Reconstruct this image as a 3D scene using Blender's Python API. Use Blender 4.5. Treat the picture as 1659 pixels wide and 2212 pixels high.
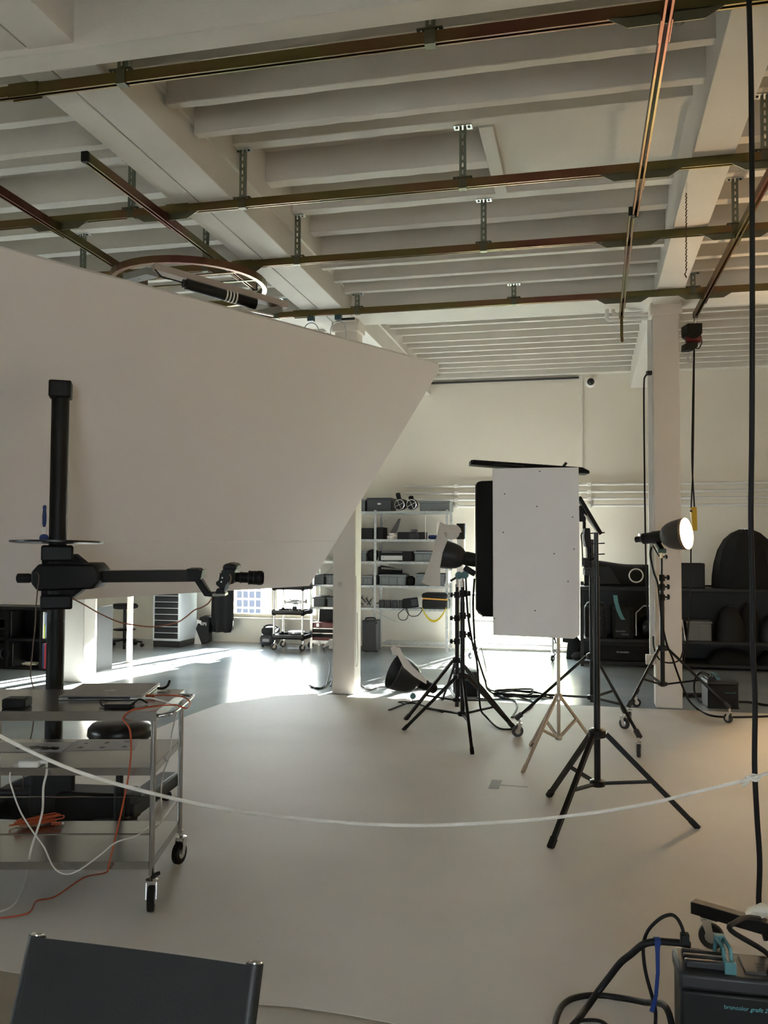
import bpy, math, random
from mathutils import Vector, Matrix
random.seed(7)
for o in list(bpy.data.objects): bpy.data.objects.remove(o, do_unlink=True)
SC = bpy.context.scene
COL = SC.collection
V = Vector
# ------------------------------------------------------------------ camera
IW, IH, FPX = 1659.0, 2212.0, 1890.0
YAW, PITCH, ROLL = math.radians(13.1), math.radians(2.42), math.radians(0.28)
EYE = V((0, 0, 1.6))
_f = V((-math.sin(YAW)*math.cos(PITCH), math.cos(YAW)*math.cos(PITCH), math.sin(PITCH)))
_r0 = V((math.cos(YAW), math.sin(YAW), 0)); _u0 = _r0.cross(_f)
_r = _r0*math.cos(ROLL) + _u0*math.sin(ROLL); _u = -_r0*math.sin(ROLL) + _u0*math.cos(ROLL)
cam = bpy.data.cameras.new('camera'); camo = bpy.data.objects.new('camera', cam); COL.objects.link(camo)
cam.sensor_fit = 'VERTICAL'; cam.sensor_height = 24.0; cam.lens = 24.0*FPX/IH; cam.clip_start = 0.05; cam.clip_end = 300
camo.matrix_world = Matrix(((_r.x, _u.x, -_f.x, EYE.x), (_r.y, _u.y, -_f.y, EYE.y), (_r.z, _u.z, -_f.z, EYE.z), (0, 0, 0, 1)))
SC.camera = camo
# ------------------------------------------------------------------ world, sun, exposure
w = bpy.data.worlds.new('sky'); SC.world = w; w.use_nodes = True
nt = w.node_tree; bg = nt.nodes['Background']
bg.inputs[0].default_value = (0.86, 0.935, 1.0, 1); bg.inputs[1].default_value = 9.0
SUN_AZ, SUN_EL = math.radians(13.0), math.radians(23.0)      # azimuth from +Y towards +X
sd = V((math.sin(SUN_AZ)*math.cos(SUN_EL), math.cos(SUN_AZ)*math.cos(SUN_EL), math.sin(SUN_EL)))
sl = bpy.data.lights.new('sun', 'SUN'); sl.energy = 60; sl.angle = math.radians(0.6); sl.color = (1.0, 0.95, 0.86)
so = bpy.data.objects.new('sun', sl); COL.objects.link(so); so.location = sd*30
so.rotation_euler = (-sd).to_track_quat('-Z', 'Y').to_euler()
SC.view_settings.view_transform = 'Standard'; SC.view_settings.look = 'None'
SC.view_settings.gamma = 1.0; SC.view_settings.use_curve_mapping = False
SC.view_settings.exposure = 2.25
cy = SC.cycles
cy.use_denoising = True; cy.max_bounces = 10; cy.diffuse_bounces = 6; cy.glossy_bounces = 3; cy.transmission_bounces = 4
cy.transparent_max_bounces = 8; cy.sample_clamp_indirect = 6.0; cy.caustics_reflective = False; cy.caustics_refractive = False

# ------------------------------------------------------------------ pixel helpers (directions only; distance is given)
def ray(x, y): return _f + _r*((x-IW/2)/FPX) - _u*((y-IH/2)/FPX)
def fl(x, y, z=0.0):
    d = ray(x, y); return EYE + d*((z-EYE.z)/d.z)
def aty(x, y, Y):
    d = ray(x, y); return EYE + d*(Y/d.y)
def atx(x, y, X):
    d = ray(x, y); return EYE + d*(X/d.x)
def at(x, y, D): return EYE + ray(x, y)*D
def dep(p): return (V(p)-EYE).dot(_f)
def pxm(D): return D/FPX                                     # metres per pixel at depth D
# ------------------------------------------------------------------ materials
MATS = {}
def mat(name, col, rough=0.5, metal=0.0, var=0.08, scale=6.0, bump=0.0, bscale=60.0, spec=0.5, coat=0.0, trans=0.0, sheen=0.0, stretch=None):
    if name in MATS: return MATS[name]
    m = bpy.data.materials.new(name); m.use_nodes = True; t = m.node_tree; b = t.nodes['Principled BSDF']
    tc = t.nodes.new('ShaderNodeTexCoord'); src = tc.outputs['Object']
    if stretch:
        mp = t.nodes.new('ShaderNodeMapping'); mp.inputs['Scale'].default_value = stretch; t.links.new(src, mp.inputs[0]); src = mp.outputs[0]
    n = t.nodes.new('ShaderNodeTexNoise'); n.inputs['Scale'].default_value = scale; n.inputs['Detail'].default_value = 5
    t.links.new(src, n.inputs['Vector'])
    mx = t.nodes.new('ShaderNodeMix'); mx.data_type = 'RGBA'
    c = V(col[:3])
    mx.inputs[6].default_value = (*(c*(1-var)), 1); mx.inputs[7].default_value = (*[min(1, q*(1+var)) for q in c], 1)
    t.links.new(n.outputs[0], mx.inputs[0]); t.links.new(mx.outputs[2], b.inputs['Base Color'])
    b.inputs['Roughness'].default_value = rough; b.inputs['Metallic'].default_value = metal
    b.inputs['Specular IOR Level'].default_value = spec
    if coat: b.inputs['Coat Weight'].default_value = coat; b.inputs['Coat Roughness'].default_value = 0.1
    if sheen: b.inputs['Sheen Weight'].default_value = sheen
    if trans: b.inputs['Transmission Weight'].default_value = trans
    if bump:
        n2 = t.nodes.new('ShaderNodeTexNoise'); n2.inputs['Scale'].default_value = bscale; n2.inputs['Detail'].default_value = 4
        t.links.new(src, n2.inputs['Vector'])
        bp = t.nodes.new('ShaderNodeBump'); bp.inputs['Strength'].default_value = bump; bp.inputs['Distance'].default_value = 0.01
        t.links.new(n2.outputs[0], bp.inputs['Height']); t.links.new(bp.outputs[0], b.inputs['Normal'])
    MATS[name] = m; return m
def ramp_mat(name, stops, scale, rough, metal=0.0, stretch=None, detail=4, bump=0.0, bscale=40, spec=0.5):
    m = mat(name, (0.5, 0.5, 0.5), rough, metal, 0.0, scale, bump, bscale, spec, stretch=stretch); t = m.node_tree
    n = [x for x in t.nodes if x.type == 'TEX_NOISE'][0]; n.inputs['Detail'].default_value = detail
    r = t.nodes.new('ShaderNodeValToRGB'); e = r.color_ramp.elements
    while len(e) < len(stops): e.new(0.5)
    for k, (p, c) in enumerate(stops): e[k].position = p; e[k].color = (*c, 1)
    t.links.new(n.outputs[0], r.inputs[0]); t.links.new(r.outputs[0], t.nodes['Principled BSDF'].inputs['Base Color']); return m
def emit(name, col, strength):
    m = bpy.data.materials.new(name); m.use_nodes = True; t = m.node_tree; b = t.nodes['Principled BSDF']
    b.inputs['Base Color'].default_value = (*col, 1); b.inputs['Emission Color'].default_value = (*col, 1); b.inputs['Emission Strength'].default_value = strength
    MATS[name] = m; return m
def glass_mat(name='window_glass'):
    m = bpy.data.materials.new(name); m.use_nodes = True; t = m.node_tree
    for n in list(t.nodes): t.nodes.remove(n)
    o = t.nodes.new('ShaderNodeOutputMaterial'); mx = t.nodes.new('ShaderNodeMixShader')
    tr = t.nodes.new('ShaderNodeBsdfTransparent'); tr.inputs[0].default_value = (0.95, 0.97, 0.97, 1)
    g = t.nodes.new('ShaderNodeBsdfGlossy'); g.inputs['Roughness'].default_value = 0.03
    fr = t.nodes.new('ShaderNodeFresnel'); fr.inputs[0].default_value = 1.3
    t.links.new(fr.outputs[0], mx.inputs[0]); t.links.new(tr.outputs[0], mx.inputs[1]); t.links.new(g.outputs[0], mx.inputs[2]); t.links.new(mx.outputs[0], o.inputs[0])
    MATS[name] = m; return m

WALL = mat('wall_paint', (0.81, 0.77, 0.68), 0.75, var=0.05, scale=1.5, bump=0.15, bscale=30)
CEIL = mat('ceiling_paint', (0.66, 0.63, 0.58), 0.75, var=0.07, scale=2.5, bump=0.25, bscale=25)
TIMBER = mat('painted_timber', (0.68, 0.65, 0.595), 0.7, var=0.08, scale=3.0, bump=0.2, bscale=40)
COLP = mat('column_paint', (0.76, 0.70, 0.63), 0.65, var=0.06, scale=3.0, bump=0.12, bscale=30)
CONC = ramp_mat('concrete_floor', [(0.3, (0.25, 0.29, 0.32)), (0.7, (0.37, 0.41, 0.44))], 0.9, 0.20, detail=8, bump=0.03, bscale=5, spec=0.28)
PAINTF = ramp_mat('white_floor_paint', [(0.25, (0.50, 0.475, 0.435)), (0.5, (0.57, 0.54, 0.50)), (0.8, (0.62, 0.59, 0.545))], 0.8, 0.62, detail=9, bump=0.03, bscale=8, spec=0.3)
def scuffs(m):
    t = m.node_tree; b = t.nodes['Principled BSDF']; src = b.inputs['Base Color'].links[0].from_socket
    n = t.nodes.new('ShaderNodeTexNoise'); n.inputs['Scale'].default_value = 5.0; n.inputs['Detail'].default_value = 12; n.inputs['Roughness'].default_value = 0.62
    tc = t.nodes.new('ShaderNodeTexCoord'); t.links.new(tc.outputs['Object'], n.inputs['Vector'])
    r = t.nodes.new('ShaderNodeValToRGB'); r.color_ramp.elements[0].position = 0.70; r.color_ramp.elements[0].color = (1, 1, 1, 1); r.color_ramp.elements[1].position = 0.76; r.color_ramp.elements[1].color = (0.66, 0.65, 0.62, 1)
    t.links.new(n.outputs[0], r.inputs[0])
    mx = t.nodes.new('ShaderNodeMix'); mx.data_type = 'RGBA'; mx.blend_type = 'MULTIPLY'; mx.inputs[0].default_value = 1.0
    t.links.new(src, mx.inputs[6]); t.links.new(r.outputs[0], mx.inputs[7]); t.links.new(mx.outputs[2], b.inputs['Base Color'])
scuffs(PAINTF); scuffs(CONC)
WHITE = mat('white_paint', (0.78, 0.77, 0.74), 0.5)
BOARD = mat('white_board', (0.88, 0.88, 0.90), 0.7, var=0.03, scale=4)
REFL = mat('reflector_cloth', (0.85, 0.82, 0.81), 0.8, var=0.02, scale=1.0)
PAPER = mat('white_paper', (0.80, 0.75, 0.70), 0.7, var=0.03)
BLK = mat('black_metal', (0.004, 0.0042, 0.0046), 0.35, var=0.3, scale=20, spec=0.35)
BLKP = mat('black_plastic', (0.0045, 0.0048, 0.0052), 0.5, var=0.25, scale=20, spec=0.3)
CHAR = mat('charcoal_plastic', (0.016, 0.017, 0.019), 0.5, var=0.15, scale=20)
FAB = mat('black_fabric', (0.003, 0.0033, 0.004), 0.9, var=0.3, scale=40, bump=0.2, bscale=200)
FABG = mat('charcoal_fabric', (0.012, 0.0125, 0.013), 0.85, var=0.2, scale=30, bump=0.2, bscale=150)
RUB = mat('grey_rubber', (0.035, 0.036, 0.038), 0.7, var=0.15)
DRUB = mat('black_rubber', (0.005, 0.005, 0.0055), 0.6, var=0.2, spec=0.3)
CHROME = mat('chrome', (0.75, 0.76, 0.78), 0.18, 1.0, var=0.05)
STEEL = mat('brushed_steel', (0.42, 0.42, 0.41), 0.24, 1.0, var=0.10, scale=3, stretch=(1, 30, 30), bump=0.02, bscale=50)
GALV = ramp_mat('galvanised_steel', [(0.35, (0.45, 0.48, 0.48)), (0.65, (0.62, 0.64, 0.64))], 25, 0.4, 0.85)
ZINC = ramp_mat('yellow_zinc', [(0.34, (0.10, 0.115, 0.055)), (0.46, (0.16, 0.125, 0.05)), (0.54, (0.18, 0.10, 0.055)), (0.66, (0.15, 0.06, 0.045))], 0.9, 0.36, 0.9, stretch=(1, 1, 1), detail=2)
BRK = mat('bracket_zinc', (0.20, 0.22, 0.18), 0.42, 0.8, var=0.15, scale=15)
DZINC = mat('dull_zinc', (0.13, 0.125, 0.085), 0.45, 0.8, var=0.2, scale=8)
ALU = mat('aluminium', (0.70, 0.70, 0.69), 0.35, 0.9, var=0.05)
NICK = mat('nickel_tube', (0.52, 0.46, 0.38), 0.35, 0.8, var=0.08)
GREYP = mat('grey_plastic', (0.15, 0.165, 0.17), 0.55, var=0.08)
DGREYP = mat('dark_grey_plastic', (0.035, 0.038, 0.042), 0.55, var=0.1)
TEAL = mat('teal_plastic', (0.07, 0.20, 0.22), 0.5)
ORANGE = mat('orange_cable', (0.38, 0.055, 0.01), 0.5)
BLUE = mat('blue_plastic', (0.006, 0.03, 0.16), 0.45)
RED = mat('red_enamel', (0.12, 0.006, 0.008), 0.35)
YEL = mat('yellow_plastic', (0.55, 0.36, 0.02), 0.5)
BEIGE = mat('beige_frame', (0.72, 0.68, 0.58), 0.6)
LEATH = mat('black_leather', (0.016, 0.0165, 0.0165), 0.5, var=0.2, scale=12, bump=0.08, bscale=160, spec=0.4)
STITCH = mat('dark_stitching', (0.02, 0.02, 0.02), 0.8)
GLASS = glass_mat()

# ------------------------------------------------------------------ mesh builder
WM = {}
def frame(z, up=(0, 0, 1)):
    z = V(z).normalized(); up = V(up)
    if abs(z.dot(up)) > 0.98: up = V((0, 1, 0)) if abs(z.y) < 0.9 else V((1, 0, 0))
    x = up.cross(z).normalized(); y = z.cross(x)
    return x, y, z
class MB:
    def __init__(s): s.v = []; s.f = []
    def add(s, vs, fs):
        k = len(s.v); s.v += [V(q) for q in vs]; s.f += [tuple(i+k for i in q) for q in fs]; return s
    def obox(s, c, ax, ay, az):                     # centre and half-axis vectors
        c, ax, ay, az = V(c), V(ax), V(ay), V(az)
        vs = [c+ax*i+ay*j+az*k for k in (-1, 1) for j in (-1, 1) for i in (-1, 1)]
        return s.add(vs, [(0, 2, 3, 1), (4, 5, 7, 6), (0, 1, 5, 4), (2, 6, 7, 3), (0, 4, 6, 2), (1, 3, 7, 5)])
    def mm(s, x0, x1, y0, y1, z0, z1):
        return s.obox(((x0+x1)/2, (y0+y1)/2, (z0+z1)/2), ((x1-x0)/2, 0, 0), (0, (y1-y0)/2, 0), (0, 0, (z1-z0)/2))
    def box(s, c, size, rz=0.0):
        ca, sa = math.cos(rz), math.sin(rz)
        return s.obox(c, V((ca, sa, 0))*size[0]/2, V((-sa, ca, 0))*size[1]/2, (0, 0, size[2]/2))
    def bar(s, p, q, wd, h, up=(0, 0, 1)):          # wd across, h along up
        p, q = V(p), V(q); x, y, z = frame(q-p, up)
        return s.obox((p+q)/2, x*wd/2, y*h/2, (q-p)/2)
    def tube(s, pts, r, n=8, caps=True, closed=False):
        pts = [V(p) for p in pts]; m = len(pts); rs = r if isinstance(r, (list, tuple)) else [r]*m
        vs = []; x = None
        for i, p in enumerate(pts):
            if closed: t = pts[(i+1) % m]-pts[i-1]
            else: t = pts[min(i+1, m-1)]-pts[max(i-1, 0)]
            if t.length < 1e-9: t = V((0, 0, 1))
            t.normalize()
            if x is None: x, y, _ = frame(t)
            else:
                x = x-t*x.dot(t)
                if x.length < 1e-6: x, y, _ = frame(t)
                x.normalize(); y = t.cross(x)
            for k in range(n):
                a = 2*math.pi*k/n; vs.append(p+x*math.cos(a)*rs[i]+y*math.sin(a)*rs[i])
        fs = []
        for i in range(m if closed else m-1):
            j = (i+1) % m
            for k in range(n):
                l = (k+1) % n; fs.append((i*n+k, i*n+l, j*n+l, j*n+k))
        if caps and not closed: fs += [tuple(range(n-1, -1, -1)), tuple((m-1)*n+k for k in range(n))]
        return s.add(vs, fs)
    def lathe(s, prof, o, ax=(0, 0, 1), n=20, cap=True):   # prof: (radius, height) pairs
        o = V(o); x, y, z = frame(ax); vs = []
        for r, h in prof:
            for k in range(n):
                a = 2*math.pi*k/n; vs.append(o+z*h+(x*math.cos(a)+y*math.sin(a))*max(r, 1e-4))
        fs = []
        for i in range(len(prof)-1):
            for k in range(n):
                l = (k+1) % n; fs.append((i*n+k, i*n+l, (i+1)*n+l, (i+1)*n+k))
        if cap: fs += [tuple(range(n-1, -1, -1)), tuple((len(prof)-1)*n+k for k in range(n))]
        return s.add(vs, fs)
    def prism(s, pts, d):                             # planar polygon swept by vector d
        pts = [V(p) for p in pts]; d = V(d); n = len(pts)
        return s.add(pts+[p+d for p in pts], [tuple(range(n-1, -1, -1)), tuple(range(n, 2*n))]+[(i, (i+1) % n, (i+1) % n+n, i+n) for i in range(n)])
    def sheet(s, rows, th):                           # grid of points given a thickness along its normals
        R, C = len(rows), len(rows[0]); vs = []; bs = []
        for i in range(R):
            for j in range(C):
                p = V(rows[i][j]); du = V(rows[i][min(j+1, C-1)])-V(rows[i][max(j-1, 0)]); dv = V(rows[min(i+1, R-1)][j])-V(rows[max(i-1, 0)][j])
                nn = du.cross(dv)
                if nn.length < 1e-9: nn = V((0, 0, 1))
                nn.normalize(); vs.append(p+nn*th/2); bs.append(p-nn*th/2)
        N = R*C; fs = []
        for i in range(R-1):
            for j in range(C-1):
                a, b, c, d = i*C+j, i*C+j+1, (i+1)*C+j+1, (i+1)*C+j
                fs += [(a, b, c, d), (N+d, N+c, N+b, N+a)]
        ed = [(i, i+1) for i in range(C-1)]+[(i*C+C-1, (i+1)*C+C-1) for i in range(R-1)]+[((R-1)*C+j+1, (R-1)*C+j) for j in range(C-1)]+[((i+1)*C, i*C) for i in range(R-1)]
        for a, b in ed: fs.append((b, a, a+N, b+N))
        return s.add(vs+bs, fs)
    def build(s, name, m, parent=None, bevel=0.0, smooth=True, seg=2):
        me = bpy.data.meshes.new(name)
        W = WM.get(parent.name, Matrix()) if parent else Matrix()
        o = bpy.data.objects.new(name, me); COL.objects.link(o)
        if parent is None:
            lo = V((min(p.x for p in s.v), min(p.y for p in s.v), min(p.z for p in s.v))); hi = V((max(p.x for p in s.v), max(p.y for p in s.v), max(p.z for p in s.v)))
            c = V(((lo.x+hi.x)/2, (lo.y+hi.y)/2, lo.z)); o.location = c; W = Matrix.Translation(c)
        else: o.parent = parent
        WM[o.name] = W; I = W.inverted()
        me.from_pydata([I @ p for p in s.v], [], s.f); me.update()
        me.materials.append(m)
        if smooth:
            me.polygons.foreach_set('use_smooth', [True]*len(me.polygons)); me.set_sharp_from_angle(angle=0.85)
        if bevel:
            b = o.modifiers.new('bevel', 'BEVEL'); b.width = bevel; b.segments = seg; b.limit_method = 'ANGLE'; b.angle_limit = 0.6; b.harden_normals = False
        return o
def tag(o, label, cat, group=None):
    o['label'] = label; o['category'] = cat
    if group: o['group'] = group
    return o
def thing(name, label, cat, loc, group=None, rz=0.0):
    o = bpy.data.objects.new(name, None); COL.objects.link(o); o.empty_display_size = 0.1
    o.location = V(loc); o.rotation_euler = (0, 0, rz)
    WM[o.name] = Matrix.Translation(V(loc)) @ Matrix.Rotation(rz, 4, 'Z')
    return tag(o, label, cat, group)
def struct(o, label=None):
    o['kind'] = 'structure'
    if label: o['label'] = label
    return o
def dup(root, loc, rz=0.0, label=None):
    r = root.copy(); COL.objects.link(r); r.location = V(loc); r.rotation_euler = (0, 0, rz)
    if label: r['label'] = label
    def rec(a, b):
        for ch in a.children:
            c = ch.copy(); COL.objects.link(c); c.parent = b; rec(ch, c)
    rec(root, r); return r
def smoothline(pts, k=6):                               # Catmull-Rom through points
    P = [V(p) for p in pts]; P = [P[0]*2-P[1]]+P+[P[-1]*2-P[-2]]; out = []
    for i in range(1, len(P)-2):
        a, b, c, d = P[i-1:i+3]
        for j in range(k):
            t = j/k; out.append(0.5*((2*b)+(c-a)*t+(2*a-5*b+4*c-d)*t*t+(3*b-3*c+d-a)*t**3))
    out.append(P[-2]); return out
def cable(name, pts, r, m, label=None, cat='cable', group=None, parent=None, k=6, n=8):
    o = MB().tube(smoothline(pts, k), r, n).build(name, m, parent)
    if parent is None: tag(o, label, cat, group)
    return o
def text(s, size, o, ux, uy, m, parent, name='lettering', shear=0.0, lift=0.001):
    cu = bpy.data.curves.new(name, 'FONT'); cu.body = s; cu.size = size; cu.shear = shear; cu.extrude = 0.0006; cu.resolution_u = 3
    t = bpy.data.objects.new('tmp_text', cu); COL.objects.link(t); bpy.context.view_layer.update()
    me = bpy.data.meshes.new_from_object(t); bpy.data.objects.remove(t, do_unlink=True)
    ux, uy = V(ux).normalized(), V(uy).normalized(); nz = ux.cross(uy); I = WM[parent.name].inverted()
    me.transform(Matrix(((ux.x, uy.x, nz.x, o[0]+nz.x*lift), (ux.y, uy.y, nz.y, o[1]+nz.y*lift), (ux.z, uy.z, nz.z, o[2]+nz.z*lift), (0, 0, 0, 1))))
    me.transform(I); me.name = name
    ob = bpy.data.objects.new(name, me); COL.objects.link(ob); ob.parent = parent; WM[ob.name] = WM[parent.name]; me.materials.append(m); return ob
# ================================================================== THE SETTING
XL, XR, YN, YB, ZS = -9.5, 5.2, -3.5, 14.1, 4.74
# windows in the back wall: (x0, x1, z0, z1)
WIN_L = (-6.02, -4.42, 0.42, 2.6)
WIN_R = (-1.78, -0.22, 0.06, 2.27)
def wall_with_holes(name, axis, c0, c1, u0, u1, z0, z1, holes, m):
    b = MB(); us = sorted({u0, u1, *[h[0] for h in holes], *[h[1] for h in holes]}); zs = sorted({z0, z1, *[h[2] for h in holes], *[h[3] for h in holes]})
    for i in range(len(us)-1):
        for j in range(len(zs)-1):
            cu, cz = (us[i]+us[i+1])/2, (zs[j]+zs[j+1])/2
            if any(h[0] < cu < h[1] and h[2] < cz < h[3] for h in holes): continue
            if axis == 'x': b.mm(us[i], us[i+1], c0, c1, zs[j], zs[j+1])
            else: b.mm(c0, c1, us[i], us[i+1], zs[j], zs[j+1])
    return struct(b.build(name, m, smooth=False))
wall_back = wall_with_holes('wall_back', 'x', YB, YB+0.35, XL-0.3, XR+0.3, 0, 5.0, [WIN_L, WIN_R], WALL)
FILL_FRONT = [(0.2, 1.6, 1.0, 2.5)]  # added window opening behind the camera, lets in front fill light
wall_front = wall_with_holes('wall_front', 'x', YN-0.35, YN, XL-0.3, XR+0.3, 0, 5.0, FILL_FRONT, WALL)
FILL_LEFT = [(0.5, 1.7, 1.0, 2.4)]  # added opening in the left wall, also for fill light
wall_left = wall_with_holes('wall_left', 'y', XL-0.3, XL, YN, YB, 0, 5.0, FILL_LEFT, WALL)
wall_right = struct(MB().mm(XR, XR+0.3, YN, YB, 0, 5.0).build('wall_right', WALL, smooth=False))
floor = struct(MB().mm(XL-0.3, XR+0.3, 2.97, YB+0.3, -0.2, 0).build('floor', CONC, smooth=False))
struct(MB().mm(XL-0.3, XR+0.3, YN-0.3, 2.97, -0.2, 0).build('floor', mat('worn_brown_floor', (0.30, 0.26, 0.20), 0.5, var=0.15, scale=2), smooth=False))
# painted floor area with a wobbly brushed edge
random.seed(3)
far = [(-3.72, 7.0), (-3.72, 7.8), (-3.68, 8.45), (-3.3, 9.05), (-2.95, 9.3)]
x = -2.6
while x < XR-0.05: far.append((x, 9.29+random.uniform(-0.02, 0.02))); x += 0.22
far += [(XR-0.02, 9.2)]
near = []; x = XR-0.02
while x > -3.7: near.append((x, 2.96+random.uniform(-0.012, 0.012))); x -= 0.2
struct(MB().prism([(a, b, 0.0005) for a, b in reversed(far+near+[(-3.72, 2.96)])], (0, 0, 0.0025)).build('floor_paint', PAINTF, smooth=False), 'white painted studio floor area')
# ceiling slab with its beams and joists
ceiling = struct(MB().mm(XL-0.3, XR+0.3, YN-0.3, YB+0.3, ZS, ZS+0.25).build('ceiling', CEIL, smooth=False))
BEAMS = [(-9.43, -9.17), (-6.09, -5.83), (-2.757, -2.5), (0.668, 0.928), (4.0, 4.26)]
def cpart(name, b, m=TIMBER, bevel=0.0): return b.build(name, m, ceiling, bevel=bevel, smooth=False)
for x0, x1 in BEAMS:
    cpart('main_beam', MB().mm(x0, x1, YN, YB, 4.13, ZS), bevel=0.006)
    if x0 < -2 and x0 > -3: cpart('beam_flange', MB().mm(x0-0.20, x0-0.014, YN, YB, 4.135, ZS), bevel=0.005)
    cpart('beam_ledger', MB().mm(x1, x1+0.03, YN, YB, 4.36, ZS))
for y0, y1, zb in ((3.82, 3.98, 4.10), (9.12, 9.60, 4.155), (-0.9, -0.7, 4.10)):
    cpart('cross_beam', MB().mm(XL, XR, y0, y1, zb, ZS), bevel=0.006)
LOW = [4.38, 4.78, 5.17, 7.95, 8.37, 8.76]; HIGH = [5.82, 6.49, 7.10, 7.62]
BACK = [10.05, 10.38, 10.70, 10.92, 11.30, 11.73, 12.06, 12.40, 12.74, 13.13, 13.5, 13.86]
FRONT = [3.5, 3.1, 2.7, 2.3, 1.9, 1.5, 1.1, 0.7, 0.3, -0.2]
bays = [(BEAMS[i][1]+0.03, BEAMS[i+1][0]-(0.20 if i == 1 else 0.0)) for i in range(4)]
def joist(x0, x1, y, wd, zb):
    # rough sawn joist: lower arrises wander a little along the length
    n = max(2, int((x1-x0)/0.12)); b = MB(); rows = []
    for i in range(n+1):
        xx = x0+(x1-x0)*i/n; e1 = random.uniform(-0.006, 0.006); e2 = random.uniform(-0.006, 0.006); ez = random.uniform(-0.003, 0.003)
        rows.append([V((xx, y-wd/2, ZS)), V((xx, y-wd/2+e1*0.4, zb+0.004+ez)), V((xx, y-wd/2+0.006+e1, zb)), V((xx, y+wd/2-0.006+e2, zb)), V((xx, y+wd/2, zb+0.006)), V((xx, y+wd/2, ZS))])
    vs = [p for r in rows for p in r]; fs = []
    for i in range(n):
        for k in range(5): a = i*6+k; fs.append((a, a+1, a+7, a+6))
    b.add(vs, fs); return cpart('joist', b)
hatch = (-0.62, 0.668)                                   # trimmed opening in the bay right of the middle beam
for bi, (x0, x1) in enumerate(bays):
    for y in FRONT: joist(x0, x1, y, 0.07, 4.30) if bi in (1, 2) else None
    for y in LOW: joist(x0, x1, y, 0.075, 4.28)
    for y in HIGH:
        if bi == 2 and y in (5.82, 6.49):
            if y == 6.49: joist(x0, hatch[0]-0.1, y, 0.13, 4.5)
            else: joist(x0, x1, y, 0.11, 4.5)
        else: joist(x0, x1, y, 0.12, 4.5)
    for y in BACK: joist(x0, x1, y, 0.05 if y != 10.92 else 0.06, 4.44)
    cpart('wall_plate', MB().mm(x0, x1, 13.93, YB, 4.37, ZS))
cpart('hatch_trimmer', MB().mm(hatch[0]-0.1, hatch[0], 5.9, 7.05, 4.5, ZS), bevel=0.004)
cpart('hatch_panel', MB().mm(hatch[0], hatch[1], 5.88, 7.04, 4.56, 4.6))
# columns
for i, (x0, x1) in enumerate(BEAMS[1:4]):
    c = struct(MB().mm(x0, x1, 9.36, 9.62, 0, 4.155).build('column', COLP, bevel=0.012, smooth=False), ['white painted column in the sun at far left', 'white painted column beside the metal shelving', 'white painted column behind the glowing lamp'][i])
    MB().mm(x0-0.03, x1+0.03, 9.33, 9.62, 4.03, 4.155).build('capital', COLP, c, bevel=0.01)
    if i == 2:
        MB().mm(x0-0.052, x0-0.004, 9.42, 9.47, 0.45, 4.0).build('cable_duct', WHITE, c, bevel=0.004)
        MB().mm(x0-0.095, x0-0.004, 9.36, 9.42, 0.435, 0.535).build('socket_box', WHITE, c, bevel=0.006)
    if i == 1:
        MB().mm(x0-0.05, x0-0.004, 9.38, 9.46, 0.49, 0.59).build('socket_box', WHITE, c, bevel=0.006)
        MB().prism([(x0-0.05, 9.38, 0.57), (x0-0.11, 9.36, 0.52), (x0-0.11, 9.36, 0.50), (x0-0.05, 9.38, 0.53)], (0, 0.07, 0)).build('socket_cover', WHITE, c)
        MB().tube(smoothline([(x1+0.008, 9.37, 1.30), (x1+0.008, 9.37, 0.8), (x1+0.010, 9.37, 0.36), (x1+0.022, 9.37, 0.31), (x1+0.032, 9.37, 0.36), (x1+0.026, 9.38, 0.6), (x1+0.020, 9.38, 0.9)]), 0.005, 8).build('white_cord', WHITE, c)
        MB().lathe([(0.016, 0), (0.02, 0.01), (0.012, 0.02)], ((x0+x1)/2-0.04, 9.36, 1.21), (0, -1, 0), 10).build('hook_plate', GALV, c)
# windows
def window(n, x0, x1, z0, z1, cols, rows, y=YB+0.09):
    fr = MB(); t = 0.06
    fr.mm(x0, x1, y, y+0.09, z0, z0+t); fr.mm(x0, x1, y, y+0.09, z1-t, z1); fr.mm(x0, x0+t, y, y+0.09, z0+t, z1-t); fr.mm(x1-t, x1, y, y+0.09, z0+t, z1-t)
    wdo = struct(fr.build('window_%d' % n, BEIGE, bevel=0.005, smooth=False))
    cw = (x1-x0-2*t)/cols
    for i in range(1, cols): MB().mm(x0+t+cw*i-0.05, x0+t+cw*i+0.05, y-0.01, y+0.085, z0+t, z1-t).build('mullion', BEIGE, wdo, bevel=0.004, smooth=False)
    for j in range(1, rows):
        zz = z0+t+(z1-z0-2*t)*j/rows; MB().mm(x0+t, x1-t, y+0.02, y+0.075, zz-0.02, zz+0.02).build('glazing_bar', BEIGE, wdo, smooth=False)
    for i in range(cols):
        for j in range(rows):
            hz = (z1-z0-2*t)/rows
            MB().mm(x0+t+cw*i+0.005, x0+t+cw*(i+1)-0.005, y+0.045, y+0.05, z0+t+hz*j+0.005, z0+t+hz*(j+1)-0.005).build('pane', GLASS, wdo, smooth=False)
    MB().mm(x0-0.04, x1+0.04, y-0.16, y, z0-0.03, z0).build('window_sill', BEIGE, wdo, bevel=0.004, smooth=False)
    return wdo
window(1, *WIN_L, 2, 1)
window(2, *WIN_R, 2, 2)
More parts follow.
